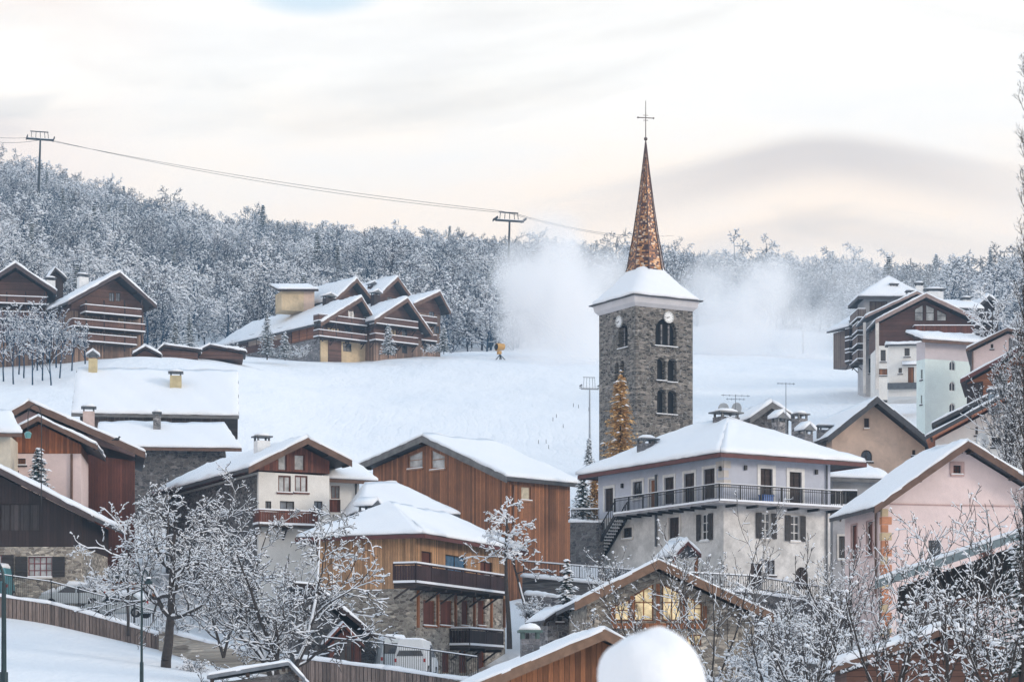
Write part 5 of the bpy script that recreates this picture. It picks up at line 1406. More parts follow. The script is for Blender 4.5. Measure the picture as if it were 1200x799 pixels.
Sh.roof('f', [(642,726),(657,716),(672,729)], 3, ovf=.3, ove=.3, th=.1, snow=.25, verge=W_DARK, vh=.2)
J = House('porch_cottage', 'dark cottage with red framed pointed porch beside the parked white van', 'cottage', 345, 138, 10, 790)
J.wall('f', [(345,694),(362,694),(438,756)], 7, S_DARK, base=2)
J.roof('f', [(345,688),(368,690),(436,746)], 7, ovf=.8, ove=.1, th=.15, snow=.28, verge=W_DARK, vh=.3)
J.wall('f', [(384,755),(401,737),(420,757)], 1.2, W_RED, base=1.5, out=1.4, name='porch')
J.window(('f',-1.4), 391,748,413,776, pane=GLASS, frame=W_RED, nx=3, sill=False, door=True); J.finish()
J.roof(('f',-1.2), [(383,752),(401,733),(421,754)], 1.4, ovf=.6, ove=.35, th=.1, snow=.2, verge=W_RED, vh=.18, name='porch_roof')
# right bottom houses
Y = House('metal_edged_house', 'house with grey metal roof edge, dark open attic and pink lower wall, right edge', 'house', 1033, 100, -14, 830)
wy = 9.0
hy = Y.SH('f', 1060, 672)[1]
Y.wall('f', [(1060,706),(1240,690)], .4, W_HDARK, base=-Y.SH('f',1130,712)[1], name='beam')
zb2 = Y.SH(('f',1.4),1100,716)[1]
Y.wall(('f',1.4), [(1052,688),(1240,622)], 4, plain('attic_shade',(.02,.02,.022),.9), base=-zb2, name='dark_backing')  # black backing: shade of the open attic put into its colour
Y.wall(('f',1.3), [(1085,716),(1240,716)], 4, S_GREY, base=3, name='stone_wall')
Y.wall('f', [(1140,706),(1240,700)], .35, P_PINK, base=2, name='lower_wall')
Y.wall('f', [(1062,720),(1085,718)], .5, S_DARK, base=2, name='pier'); 
q0 = Y.SH('f',1028,682); q1 = Y.SH('f',1240,610)
Y.slab([((q0[0],-1.0,q0[1]),(q1[0],-1.0,q1[1]),(q1[0],6,q1[1]+.5),(q0[0],6,q0[1]+.5))], plain('zinc_roof',(.2,.26,.29),.35,.5), th=.25, snow=.16, edge=plain('zinc_roof',(.2,.26,.29),.35,.5), frees=[(1,1,0,1)])
MB().box(Y.S('f',1090)-.25,Y.S('f',1090)+.25,2.5,2.9,q0[1],q0[1]+1.9).build('chimney', LEAD, Y.e)
Zz = House('arched_roof_house', 'low brown house with a snow ridge across the bottom right foreground', 'house', 985, 78, -4, 850)
Zz.wall('f', [(992,788),(1112,746),(1225,792)], 6, W_HDARK, base=2); Zz.roof('f', [(990,782),(1112,741),(1225,786)], 6, ovf=.5, ove=.5, th=.14, snow=.32, verge=BROWNVERGE, vh=.22)
Bl = House('low_shed', 'low shed roof under snow at the bottom left behind the big frosted tree', 'shed', 246, 92, 4, 820)
Bl.wall('f', [(250,800),(340,788),(352,800)], 4, S_DARK, base=1.5); Bl.roof('f', [(249,795),(338,780),(354,797)], 4, ovf=.3, ove=.2, th=.1, snow=.2, verge=STEEL, vh=.14)

# ================================================================== walls and fences
def terrace_wall(name, label, pts, mat, h_down=3.0, thick=.5, fence=None, snow=True, cat='wall'):
    """pts: (px, py, D) of the wall top"""
    w3 = [P(*p) for p in pts]; o0 = w3[0]
    e = empty(name, tuple(o0), 0, label=label, cat=cat); w3 = [p-o0 for p in w3]
    m = MB(); sn = MB()
    for a, b in zip(w3[:-1], w3[1:]):
        n_ = (b-a).cross(Vector((0,0,1))).normalized()*-thick
        m.prism([a, b, b-Vector((0,0,h_down)), a-Vector((0,0,h_down))], n_)
        snow_quad(sn, a-n_*.1+Vector((0,0,.01)), b-n_*.1+Vector((0,0,.01)), b+n_*1.1+Vector((0,0,.01)), a+n_*1.1+Vector((0,0,.01)), .22, (1,0,1,0), step=.4, soft=.2)
    wl_ = m.build('wall', mat, e)
    if snow: sn.build('wall_snow', SNOW, wl_, smooth=True)
    if fence:
        fh, gap = fence; m = MB(); sn = MB(); up = Vector((0,0,fh))
        for a, b in zip(w3[:-1], w3[1:]):
            n_ = (b-a).cross(Vector((0,0,1))).normalized()*-.12
            a2, b2 = a+n_, b+n_; ln = (b-a).length
            m.bar(a2+up, b2+up, .05, .05); m.bar(a2+Vector((0,0,.28)), b2+Vector((0,0,.28)), .04, .04)
            n = max(2, int(ln/gap))
            for i in range(n+1): p = a2.lerp(b2, i/n); m.bar(p, p+up*(1.06 if i % 12 == 0 else 1), .055 if i % 12 == 0 else .028, .055 if i % 12 == 0 else .028)
            sn.bar(a2+up+Vector((0,0,.06)), b2+up+Vector((0,0,.06)), .07, .08)
        f_ = m.build('fence', IRON, e); sn.build('fence_snow', SNOW, f_)
    return e
terrace_wall('terrace_wall', 'upper snow-topped terrace wall with railing between the honey chalet and lavender house', [(612,676,151),(700,684,146),(775,690,142)], S_DARK, 2.5, fence=(1.0,.14))
terrace_wall('terrace_wall', 'lower stone terrace wall with thick snow left of the lit stone chalet', [(615,697,146),(690,703,138),(725,712,132)], S_GREY, 3)
terrace_wall('terrace_wall', 'long curving terrace wall with railing below the lavender house doors', [(800,690,136),(880,694,137),(960,706,140),(1000,716,140)], S_DARK, 3.5, fence=(.95,.14))
terrace_wall('terrace_wall', 'stone wall with snow cap behind the two big frosted trees', [(186,738,147),(240,752,143),(330,775,138)], S_WARM, 1.6)
terrace_wall('terrace_wall', 'short railed wall at the foot of the iron stair', [(668,612,166),(700,612,162)], S_DARK, 3, fence=(.9,.15))
terrace_wall('terrace_wall', 'dark garden wall in the shrubs below the curving terrace wall', [(900,770,112),(960,778,110),(1010,775,108)], S_DARK, 2.5)
def plank_wall(name, label, pts, hd):
    w3 = [P(*p) for p in pts]; o0 = w3[0]; e = empty(name, tuple(o0), 0, label=label, cat='fence'); w3 = [p-o0 for p in w3]
    m = MB(); sn = MB()
    for a, b in zip(w3[:-1], w3[1:]):
        ln = (b-a).length; n = int(ln/.24)
        for i in range(n):
            p, q = a.lerp(b, (i+.05)/n), a.lerp(b, (i+.93)/n); j = random.uniform(-.03,.03)
            n_ = (b-a).cross(Vector((0,0,1))).normalized()*-.12
            m.prism([p+Vector((0,j*.6,j)), q+Vector((0,j*.6,j)), q-Vector((0,-j*.6,hd)), p-Vector((0,-j*.6,hd))], n_)
        n_ = (b-a).cross(Vector((0,0,1))).normalized()
        snow_quad(sn, a+n_*.08+Vector((0,0,.03)), b+n_*.08+Vector((0,0,.03)), b-n_*.5+Vector((0,0,.03)), a-n_*.5+Vector((0,0,.03)), .2, (1,0,0,0), step=.4, soft=.2)
    pl = m.build('planks', wood('weathered_planks', (.24,.18,.155), .24, True, .35), e); sn.build('top_snow', SNOW, pl, smooth=True); return e
plank_wall('plank_retaining_wall', 'weathered plank retaining wall below the parked cars at the left', [(-30,695,150),(60,708,149.5),(125,726,148.5),(190,745,147.5)], 1.5)
plank_wall('plank_retaining_wall', 'weathered plank wall in front of the white van, bottom centre', [(345,771,133),(450,784,131),(560,800,129)], 1.6)
def rail_fence(name, label, pts, h=1.1, gap=.13):
    w3 = [P(*p) for p in pts]; o0 = w3[0]; e = empty(name, tuple(o0), 0, label=label, cat='railing'); w3 = [p-o0 for p in w3]
    m = MB(); pm_ = MB(); up = Vector((0,0,h)); sn = MB()
    for a, b in zip(w3[:-1], w3[1:]):
        n = max(2, int((b-a).length/gap))
        m.bar(a+up*.97, b+up*.97, .045, .045); m.bar(a+up*.08, b+up*.08, .04, .04); sn.bar(a+up*1.01, b+up*1.01, .06, .05)
        for i in range(n): m.bar(a.lerp(b, i/n), a.lerp(b, i/n)+up*.97, .022, .022)
        k_ = max(1, int((b-a).length/1.9))
        for i in range(k_+1): pm_.bar(a.lerp(b, i/k_)-Vector((0,0,.3)), a.lerp(b, i/k_)+up*1.08, .07, .07)
    m.v and m.add(pm_.v, pm_.f); m.build('bars', IRON, e); sn.build('rail_snow', SNOW, e); return e
rail_fence('iron_railing', 'black iron railing on top of the plank wall by the parked cars', [(-30,693,150.4),(60,706,149.9),(125,724,148.9),(190,743,147.9)], 1.35)
rail_fence('iron_railing', 'black iron railing in front of the white van', [(380,774,133.6),(450,782,131.6),(560,798,129.6)], 1.35)
# guard rail of the upper lane
m_ = [P(85,688,160),P(180,699,157)]
e = empty('road_guard_rail', tuple(m_[0]), 0, label='brown timber guard rail with snow along the lane before the stone ground floor', cat='guard rail')
m = MB(); d_ = m_[1]-m_[0]; m.bar((0,0,.7), d_+Vector((0,0,.7)), .1, .25)
for i in range(5): m.bar(d_*(i/4)-Vector((0,0,.5)), d_*(i/4)+Vector((0,0,.8)), .16, .16)
m.build('rail', W_BROWN, e); MB().bar((0,0,.86), d_+Vector((0,0,.86)), .14, .1).build('rail_snow', SNOW, e)
# ------------------------------------------------------------------ ski lift
PYL = plain('dark_lift_steel', (.025,.03,.035), .5, .4)
def pylon(px, ytop, D, ybase, wid, label, rz=0.0, tilt=0.0, r=.42, mat=None):
    STEEL = mat or PYL
    b = P(px-1, ybase, D); h = (ybase-ytop)/F*D
    e = empty('ski_lift_pylon', tuple(b), rz, label=label, cat='lift pylon', group=None)
    MB().tube((0,0,-3),(tilt*h,0,h-.9), r, r*.62, 10).build('mast', STEEL, e)
    m = MB(); w_ = wid/2; t = tilt*h
    k2 = min(1, wid/5); m.bar((t-w_,0,h-.9),(t+w_,0,h-.9), .35*k2, .4*k2); m.bar((t-w_*.75,0,h+.9*k2),(t+w_*.6,0,h+.9*k2), .2*k2, .2*k2)
    for x_ in (-.7,-.35,0,.35,.62): m.bar((t+x_*w_,0,h-.8),(t+x_*w_*.9,0,h+.9*k2), .12*k2, .12*k2)
    m.build('crossarm', STEEL, e)
    for s_ in (-1,1):
        m = MB(); k_ = min(1, wid/6)
        for i in range(6): m.tube((t+s_*w_-.08*k_,(-1.6+i*.62)*k_,h-.55),(t+s_*w_+.08*k_,(-1.6+i*.62)*k_,h-.55), .24*k_, .24*k_, 10)
        m.bar((t+s_*w_,-2*k_,h-.75),(t+s_*w_,2*k_,h-.75), .12*k_, .16*k_)
        m.build('sheave_train', plain('rubber_black', (.02,.02,.022), .7), e)
    MB().bar((t-w_,0,h-.65),(t+w_,0,h-.65), .3*k2, .14*k2).build('snow_cap', SNOW, e)
    return e
pylon(46, 159, 560, 215, 6.2, 'dark ski lift pylon standing out against the sky over the left wood', .3, .04, .34)
pylon(596, 254, 520, 330, 6.5, 'dark ski lift pylon at the edge of the wood left of the church spire', .3, .03, .34)
pylon(692, 446, 262, 515, 2.0, 'slim grey drag lift pylon on the slope beside the church tower', .2, 0, .13, plain('pale_lift_steel', (.3,.32,.35), .5, .4))
pylon(942, 374, 400, 424, 2.8, 'pale distant lift pylon fading in the mist right of the tower', .2, 0, .2, plain('pale_lift_steel', (.3,.32,.35), .5, .4))
def cable(pts, r, label, sag=1.0):
    w3 = [P(*p) for p in pts]; m = MB(); o0 = w3[0]
    for a, b in zip(w3[:-1], w3[1:]):
        L_ = (b-a).length; pr = None
        for i in range(25):
            f = i/24; p = a.lerp(b, f)-o0-Vector((0,0,4*sag*f*(1-f)))
            if pr is not None: m.tube(pr, p, r, r, 4)
            pr = p
    o = m.build('lift_cable', IRON, None); o.location = o0
    tag(o, label, 'cable'); return o
cable([(-60,147,600),(38,161,560),(588,247.5,520),(770,281,760)], .05, 'upper haul cable running down from the left lift pylon to the one by the spire', 1.3)
cable([(-60,152,604),(54,163,562),(606,251,522),(790,276,765)], .05, 'lower haul cable running down from the left lift pylon to the one by the spire', 1.9)

# ------------------------------------------------------------------ snow gun and its plume
g0 = gpx(586, 341)
sg = empty('snow_gun', g0, .5, label='orange fan snow gun on a stand at the crest, blowing the white plume', cat='snow gun')
YG = plain('orange_paint', (.55,.30,.08), .5)
m = MB()
for i in range(14):
    a0,a1 = 6.2832*i/14, 6.2832*(i+1)/14
    m.prism([(-.6,.55*math.cos(a0),1.75+.55*math.sin(a0)),(-.6,.55*math.cos(a1),1.75+.55*math.sin(a1)),(.6,.42*math.cos(a1),1.85+.42*math.sin(a1)),(.6,.42*math.cos(a0),1.85+.42*math.sin(a0))], (0,.02*math.cos(a0),.02*math.sin(a0)))
m.build('barrel', YG, sg)
MB().lathe((-.62,0,1.75), [(.1,-.4),(.3,-.1),(.3,.1),(.1,.4)], 10).build('motor', IRON, sg)
MB().tube((0,0,0),(0,0,1.25), .1).tube((0,0,.7),(.7,.5,-.2), .06).tube((0,0,.7),(.7,-.5,-.2), .06).tube((0,0,.7),(-.8,0,-.2), .06).build('stand', IRON, sg)
MB().box(-.35,.1,-.3,.3,.75,1.2).build('control_box', YG, sg)

def volmat(name, blobs, dens, col=(.995,.995,1.0), sc_=.16, wispy=.6):
    """density = union of soft balls (x,y,z,r,strength) in metres round the object's origin, torn by noise"""
    m = bpy.data.materials.new(name); m.use_nodes = True; nt = m.node_tree; nt.nodes.clear()
    out = N(nt,'ShaderNodeOutputMaterial'); pv = N(nt,'ShaderNodeVolumePrincipled'); L(nt, pv.outputs[0], out.inputs['Volume'])
    pv.inputs['Color'].default_value = (*col,1); pv.inputs['Anisotropy'].default_value = 0
    tc = N(nt,'ShaderNodeTexCoord')
    wn = N(nt,'ShaderNodeTexNoise'); wn.inputs['Scale'].default_value = sc_; wn.inputs['Detail'].default_value = 5; wn.inputs['Roughness'].default_value = .62; L(nt, tc.outputs['Object'], wn.inputs['Vector'])
    wob = math_n(nt,'MULTIPLY', math_n(nt,'SUBTRACT', wn.outputs[0], .5), wispy*2)
    tot = None
    for x,y,z,r,st in blobs:
        d = N(nt,'ShaderNodeVectorMath', operation='DISTANCE'); L(nt, tc.outputs['Object'], d.inputs[0]); d.inputs[1].default_value = (x,y,z)
        f = math_n(nt,'ADD', math_n(nt,'DIVIDE', d.outputs['Value'], r), wob)
        mr = N(nt,'ShaderNodeMapRange', interpolation_type='SMOOTHSTEP'); L(nt, f, mr.inputs[0]); mr.inputs[1].default_value = 1.0; mr.inputs[2].default_value = .35; mr.inputs[3].default_value = 0; mr.inputs[4].default_value = st
        tot = mr.outputs[0] if tot is None else math_n(nt,'MAXIMUM', tot, mr.outputs[0])
    L(nt, math_n(nt,'MULTIPLY', tot, dens), pv.inputs['Density'])
    return m
def plume(name, D, blobs, dens, label, **k):
    """blobs: (px, py, depth offset, radius in photo pixels, strength)"""
    c = P(blobs[0][0], blobs[0][1], D); bl = []
    for px,py,dd,rp,st in blobs:
        q = P(px,py,D+dd)-c; bl.append((q.x,q.y,q.z,rp/F*D,st))
    lo = [min(b[i]-b[3]*1.25 for b in bl) for i in range(3)]; hi = [max(b[i]+b[3]*1.25 for b in bl) for i in range(3)]
    m = MB(); m.blob([(lo[i]+hi[i])/2 for i in range(3)], *[(hi[i]-lo[i])/2*1.25 for i in range(3)], 28, 16)
    o = m.build(name, volmat(name+'_vapour', bl, dens, **k), None, smooth=True); o.location = c
    tag(o, label, 'snow plume', kind='stuff'); return o
plume('snow_plume', 346, [(598,396,0,22,1),(620,382,0,46,1),(626,345,0,56,1),(655,318,2,56,.8),(665,365,0,66,1),(655,282,4,42,.35),(700,330,4,56,.4),(705,385,2,55,.7),(606,318,4,44,.5),(640,272,6,40,.3),(690,420,-10,66,.5),(650,430,-12,52,.35)], .36, 'dense white cloud of artificial snow blown up from the orange snow gun')
plume('snow_mist', 385, [(880,372,0,58,1),(900,342,0,42,.9),(905,322,3,30,.8),(850,385,0,60,1),(940,390,0,60,.5),(825,350,0,54,.5),(895,352,0,50,1)], .26, 'drifting snow mist over the slope right of the church tower')
plume('snow_mist', 425, [(1000,350,0,75,1),(1090,350,0,70,.6),(930,330,0,60,1),(850,330,0,60,1)], .05, 'thin pale mist before the wood at the far right', wispy=.5)

# air
hz = MB().box(-900,900,20.0,1520,-60,200).build('haze', None or bpy.data.materials.new('air'), None)
hm_ = hz.data.materials[0]; hm_.use_nodes = True; nt2 = hm_.node_tree; nt2.nodes.clear()
o_ = N(nt2,'ShaderNodeOutputMaterial'); pv = N(nt2,'ShaderNodeVolumePrincipled'); L(nt2, pv.outputs[0], o_.inputs['Volume'])
pv.inputs['Color'].default_value = (.50,.75,1,1); pv.inputs['Density'].default_value = HAZE; pv.inputs['Anisotropy'].default_value = .1
try: hm_.cycles.homogeneous_volume = True
except Exception: pass
pv.inputs['Density Attribute'].default_value = ''
tag(hz, 'cold bluish winter air that pales the far wood', kind='stuff')

# ------------------------------------------------------------------ street lamps
def lamp(px, ytop, D, label, bend=1.2, r=.06, ybase=None):
    b = Vector(gpx(px, D)) if ybase is None else P(px, ybase, D); h = (HZ-ytop)/F*D-b.z
    e = empty('street_lamp', tuple(b), 0, label=label, cat='street lamp')
    m = MB().tube((0,0,-.5),(0,0,1.0), r*1.6, r*1.5, 10).tube((0,0,1.0),(0,0,h-.9), r, r*.8, 8)
    pts_=[Vector((bend*.5*(1-math.cos(t)), 0, h-.9+.9*math.sin(t))) for t in [math.pi*i/10*.8 for i in range(11)]]
    if bend < 0: pts_=[Vector((p.x,0,p.z)) for p in pts_]
    m.path(pts_, r*.6, 6); m.build('pole', plain('lamp_green_black', (.015,.035,.04), .5, .3), e)
    q = pts_[-1]
    MB().lathe((q.x,0,q.z-.28), [(.18,0),(.2,.1),(.06,.26)], 10).build('lamp_head', plain('lamp_green_black', (.015,.035,.04)), e)
    MB().blob((q.x,0,q.z-.01), .14,.14,.09, 8, 4, 0, 0).build('lamp_snow', SNOW, e)
    return e
lamp(4.5, 656, 95, 'tall dark lamp post with curved top at the left edge', -.9, .11)
lamp(166, 668, 112, 'slender dark lamp post on the snow bank before the plank wall', .35, .06)
# hanging lantern on arched bracket in front of the orange gable
b_ = P(48.5, 545, 150); e = empty('arched_lantern', tuple(b_), 0, label='thin arched lamp with a teal lantern hanging before the orange timber gable', cat='lantern')
m = MB(); h_ = (545-488)/F*150
m.tube((0,0,-2.5),(0,0,h_), .035)
pts_=[Vector((-.42+.42*math.cos(t),0,h_+.75*math.sin(t))) for t in [math.pi*i/12 for i in range(13)]]; m.path(pts_, .03)
m.tube(pts_[-1], pts_[-1]-Vector((0,0,1.0)), .03); m.build('bracket', IRON, e); q = pts_[-1]-Vector((0,0,1.35))
MB().lathe(tuple(q), [(.16,0),(.24,.3),(.1,.42)], 8).build('lantern', plain('teal_glass', (.12,.3,.3), .3), e)

# ------------------------------------------------------------------ vehicles
RUB = plain('tyre_rubber', (.02,.02,.022), .8); ALU = plain('wheel_rim', (.35,.36,.38), .4, .6)
def vehicle(name, label, cat, loc, rz, prof, glassprof, width, paint, wheels, wr=.32, lights=True, snowy=.12, rear_window=None, snowroof=None):
    """prof: side outline (x,z) front at +x; glassprof: list of side window outlines"""
    e = empty(name, loc, rz, label=label, cat=cat)
    w2 = width/2
    m = MB(); n = len(prof)
    # tumblehome: narrow above the belt
    def yy(z, s_): return s_*(w2-max(0, z-.95)*.22)
    L_ = [(x,yy(z,-1),z) for x,z in prof]; R_ = [(x,yy(z,1),z) for x,z in prof]
    m.add(L_+R_, [tuple(range(n))[::-1], tuple(range(n,2*n))]+[(i,(i+1)%n,n+(i+1)%n,n+i) for i in range(n)])
    body = m.build('body', paint, e, smooth=False, bevel=.045)
    for gp in glassprof:
        for s_ in (-1,1):
            MB().prism([(x,yy(z,s_)+s_*.012,z) for x,z in gp], (0,-s_*.03,0)).build('side_window', GLASS, e)
    for (x0,z0),(x1,z1),nm in (snowroof or []):     # windscreens as sloping panes
        d_ = Vector((x1-x0,0,z1-z0)); nn = Vector((-d_.z,0,d_.x)).normalized()*.02
        if nn.x*(1 if nm == 'windscreen' else -1) < 0: nn = -nn
        a_,b2_ = Vector((x0,0,z0)), Vector((x1,0,z1))
        MB().prism([a_+Vector((0,-w2*.8,0))+nn, a_+Vector((0,w2*.8,0))+nn, b2_+Vector((0,w2*.68,0))+nn, b2_+Vector((0,-w2*.68,0))+nn], -nn*1.6).build(nm, GLASS, e)
    for wx in wheels:
        for s_ in (-1,1):
            o = MB().tube((wx,s_*(w2-.2),wr),(wx,s_*(w2+.02),wr), wr, wr, 18).build('tyre', RUB, e); o.name = 'wheel'
            MB().tube((wx,s_*(w2+.021),wr),(wx,s_*(w2+.035),wr), wr*.6, wr*.55, 12).build('rim', ALU, o)
    xs = [p[0] for p in prof]; xf, xr = max(xs), min(xs)
    if lights:
        for s_ in (-1,1):
            MB().box(xf-.12,xf+.015,s_*(w2-.28)-.14,s_*(w2-.28)+.14,.62,.78).build('headlight', plain('lamp_lens',(.6,.62,.65),.15), e)
            MB().box(xr-.02,xr+.1,s_*(w2-.1)-.06,s_*(w2-.1)+.06,.85,1.05).build('tail_light', plain('red_lens',(.35,.02,.02),.25), e)
    # snow lying on roof and bonnet
    sn = MB(); top = sorted(prof, key=lambda p: p[0])
    ups = [p for p in prof if p[1] > .8]
    for (x0,z0),(x1,z1) in zip(ups[:-1], ups[1:]):
        if abs(x1-x0) > abs(z1-z0)*1.2:
            if x0 > x1: (x0,z0),(x1,z1) = (x1,z1),(x0,z0)
            ya, yb = w2-max(0,z0-.95)*.22-.05, w2-max(0,z1-.95)*.22-.05
            snow_quad(sn, (x0,-ya,z0), (x1,-yb,z1), (x1,yb,z1), (x0,ya,z0), snowy, (1,1,1,1), step=.25, jit=.01, soft=.15)
    if sn.v: sn.build('body_snow', SNOW, e, smooth=True)
    return e
def ground_on(px, py, D): return tuple(P(px, py, D))
SILV = plain('silver_paint', (.55,.60,.63), .35, .1, .06); WHV = plain('white_van_paint', (.70,.72,.74), .3, 0, .04); BLUV = plain('teal_paint', (.10,.27,.32), .3, .2, .06)
DKP = plain('grey_paint', (.16,.2,.22), .3, .4, .06)
wag = [(2.2,.3),(2.25,.7),(2.05,.88),(1.15,1.0),(.45,1.42),(-1.2,1.45),(-1.95,1.02),(-2.15,.9),(-2.15,.3)]
wg = [[(1.0,1.0),(.45,1.36),(-.2,1.38),(-.2,.98)],[(-.28,.98),(-.28,1.38),(-1.15,1.38),(-1.75,1.02)]]
vehicle('parked_car', 'silver hatchback under snow behind the railing, nearest the teal van', 'car', ground_on(90,713,152.5), R(172), wag, wg, 1.75, SILV, (-1.35,1.4), snowroof=[((1.15,1.0),(.45,1.42),'windscreen'),((-1.95,1.02),(-1.2,1.45),'rear_windscreen')], snowy=.3)
vehicle('parked_car', 'second parked car, mostly buried in snow, right of the silver hatchback', 'car', ground_on(142,724,151.8), R(165), wag, wg, 1.7, SILV, (-1.35,1.4), snowroof=[((1.15,1.0),(.45,1.42),'windscreen'),((-1.95,1.02),(-1.2,1.45),'rear_windscreen')], snowy=.25)
vanp = [(2.5,.35),(2.55,.85),(2.3,1.1),(1.75,1.25),(1.2,2.05),(-2.4,2.1),(-2.5,1.0),(-2.5,.35)]
vang = [[(1.6,1.2),(1.15,1.9),(.4,1.9),(.4,1.2)]]
vehicle('parked_van', 'teal van with snow on its roof at the left edge', 'van', ground_on(12,706,153.5), R(78), vanp, vang, 1.9, BLUV, (-1.6,1.6), .34, snowroof=[((1.75,1.25),(1.2,2.05),'windscreen'),((-2.5,1.25),(-2.44,1.85),'rear_windscreen')], snowy=.3)
vehicle('parked_van', 'white van seen from behind beside the stone base of the honey chalet', 'van', ground_on(488,794,136), R(84), vanp, vang, 1.85, WHV, (-1.6,1.6), .34, snowroof=[((1.75,1.25),(1.2,2.05),'windscreen'),((-2.5,1.2),(-2.44,1.5),'rear_windscreen')], snowy=.1)
vehicle('parked_van', 'pale snow-dusted van half hidden left of the white one', 'van', ground_on(458,792,138.5), R(100), vanp, vang, 1.85, SILV, (-1.6,1.6), .34, snowroof=[((1.75,1.25),(1.2,2.05),'windscreen'),((-2.5,1.25),(-2.44,1.85),'rear_windscreen')], snowy=.25)

# ------------------------------------------------------------------ foreground snow capped post
b_ = P(763, 0, 8.0); gz = ground(b_.x, 8.0); zt_ = (HZ-800)/F*8
e = empty('fence_post', (b_.x, 8.0, gz), 0, label='blurred round cap of snow on a post right in front of the camera', cat='post')
MB().lathe((0,0,-.2), [(.085,0),(.08,zt_-gz+.1),(.07,zt_-gz+.2)], 14).build('post', W_GREY, e)
m = MB(); prof=[(.06,-.10),(.14,-.08),(.176,-.03),(.18,.0)]; prof += [(.18*math.cos(t)**.85, .178*math.sin(t)) for t in [R(8*i) for i in range(1,11)]]+[(.05,.1765),(.004,.178)]
m.lathe((0,0,zt_-gz), prof, 28); m.v = [(x*(1+.03*math.sin(5*math.atan2(y,x)+z*30)), y*(1+.03*math.cos(4*math.atan2(y,x)+z*25)), z+.011*math.sin(x*33+1)*math.cos(y*29+z*20)+.05*max(0,z-(zt_-gz))*math.sin(x*14)) for x,y,z in m.v]
o = m.build('snow_cap', SNOW, e, smooth=True)

# ------------------------------------------------------------------ village trees
def hero(px, D, H, seed, label, ybase=None, name='bare_tree', **k):
    b = gpx(px, D) if ybase is None else tuple(P(px, ybase, D))
    ms = deciduous(seed, H, **k)
    print(name, seed, sum(len(m.polygons) for m in ms if m))
    return place_tree(ms, name, b, 0, 1.0, label)
V4 = dict(kids=(12,9,7,4), nseg=(10,8,6,4,3), k=4, kt=8)
hero(194, 131, 8.8, 11, 'big spreading leafless tree thick with snow, its dark trunk before the plank wall', ybase=782, r=.3, snow_r=.029, minr=.017, wig=.26, ratio=(.62,.5,.5,.45), ang=(68,50,45,45), up=(.02,.06,.03,.0), start=.3, tip_r=.06, snow_frac=.72, tip_frac=.12, kids=(12,9,7,1), nseg=(10,8,6,5,3), k=4, kt=8)
hero(330, 118, 9.6, 12, 'big many-stemmed leafless tree thick with snow left of the porch cottage', ybase=812, r=.22, snow_r=.029, minr=.017, wig=.24, ratio=(.5,.5,.5,.45), ang=(50,48,45,45), start=.14, multi=4, spread=.42, tip_r=.06, snow_frac=.72, tip_frac=.12, kids=(9,7,6,1), nseg=(9,7,6,5,3), k=4)
hero(262, 136, 7.4, 13, 'snow laden leafless tree between the two biggest ones', ybase=760, r=.13, snow_r=.03, minr=.016, wig=.2, ratio=(.55,.5,.5,.45), start=.12, multi=2, spread=.3, tip_r=.055, snow_frac=.8, tip_frac=.2, kids=(8,7,6), nseg=(8,6,5,4,3), k=3)
hero(238, 152, 7.2, 14, 'snow laden leafless tree in front of the white timber chalet stone side', ybase=700, r=.13, snow_r=.03, minr=.016, wig=.2, ratio=(.5,.5,.5,.45), start=.1, multi=2, spread=.4, tip_r=.055, snow_frac=.8, tip_frac=.2, kids=(8,7,6), nseg=(8,6,5,4,3), k=3)
hero(150, 143, 6.4, 15, 'slim snowy leafless tree left of the biggest dark trunk', ybase=735, r=.1, snow_r=.04, minr=.013, wig=.22, start=.2, tip_r=.06, snow_frac=.75, tip_frac=.3, kids=(9,6,5), nseg=(8,6,5,4), k=3)
hero(366, 142, 6.0, 16, 'snowy leafless tree in front of the wooden end of the honey chalet', ybase=760, r=.1, snow_r=.045, minr=.013, wig=.22, start=.2, multi=2, tip_r=.06, snow_frac=.75, tip_frac=.35, kids=(7,6,5), nseg=(8,6,5,4,3), k=3)
hero(618, 143, 8.2, 17, 'snowy tree with bent white branches in front of the brown barn', ybase=745, r=.11, snow_r=.036, snow_frac=.8, tip_frac=.2, minr=.016, wig=.3, start=.5, ratio=(.42,.5,.5,.45), ang=(75,50,45,45), up=(0,-.04,0,0), tip_r=.09, kids=(9,6,4), nseg=(9,7,5,4), k=4)
hero(597, 139, 7.4, 18, 'straight dark trunk with few snowy twigs at the balcony end of the honey chalet', ybase=750, r=.17, snow_r=.05, minr=.014, wig=.06, start=.6, ratio=(.22,.5,.5,.45), ang=(80,50,45,45), tip_r=.08, kids=(9,5,3), nseg=(10,5,4,4), k=4)
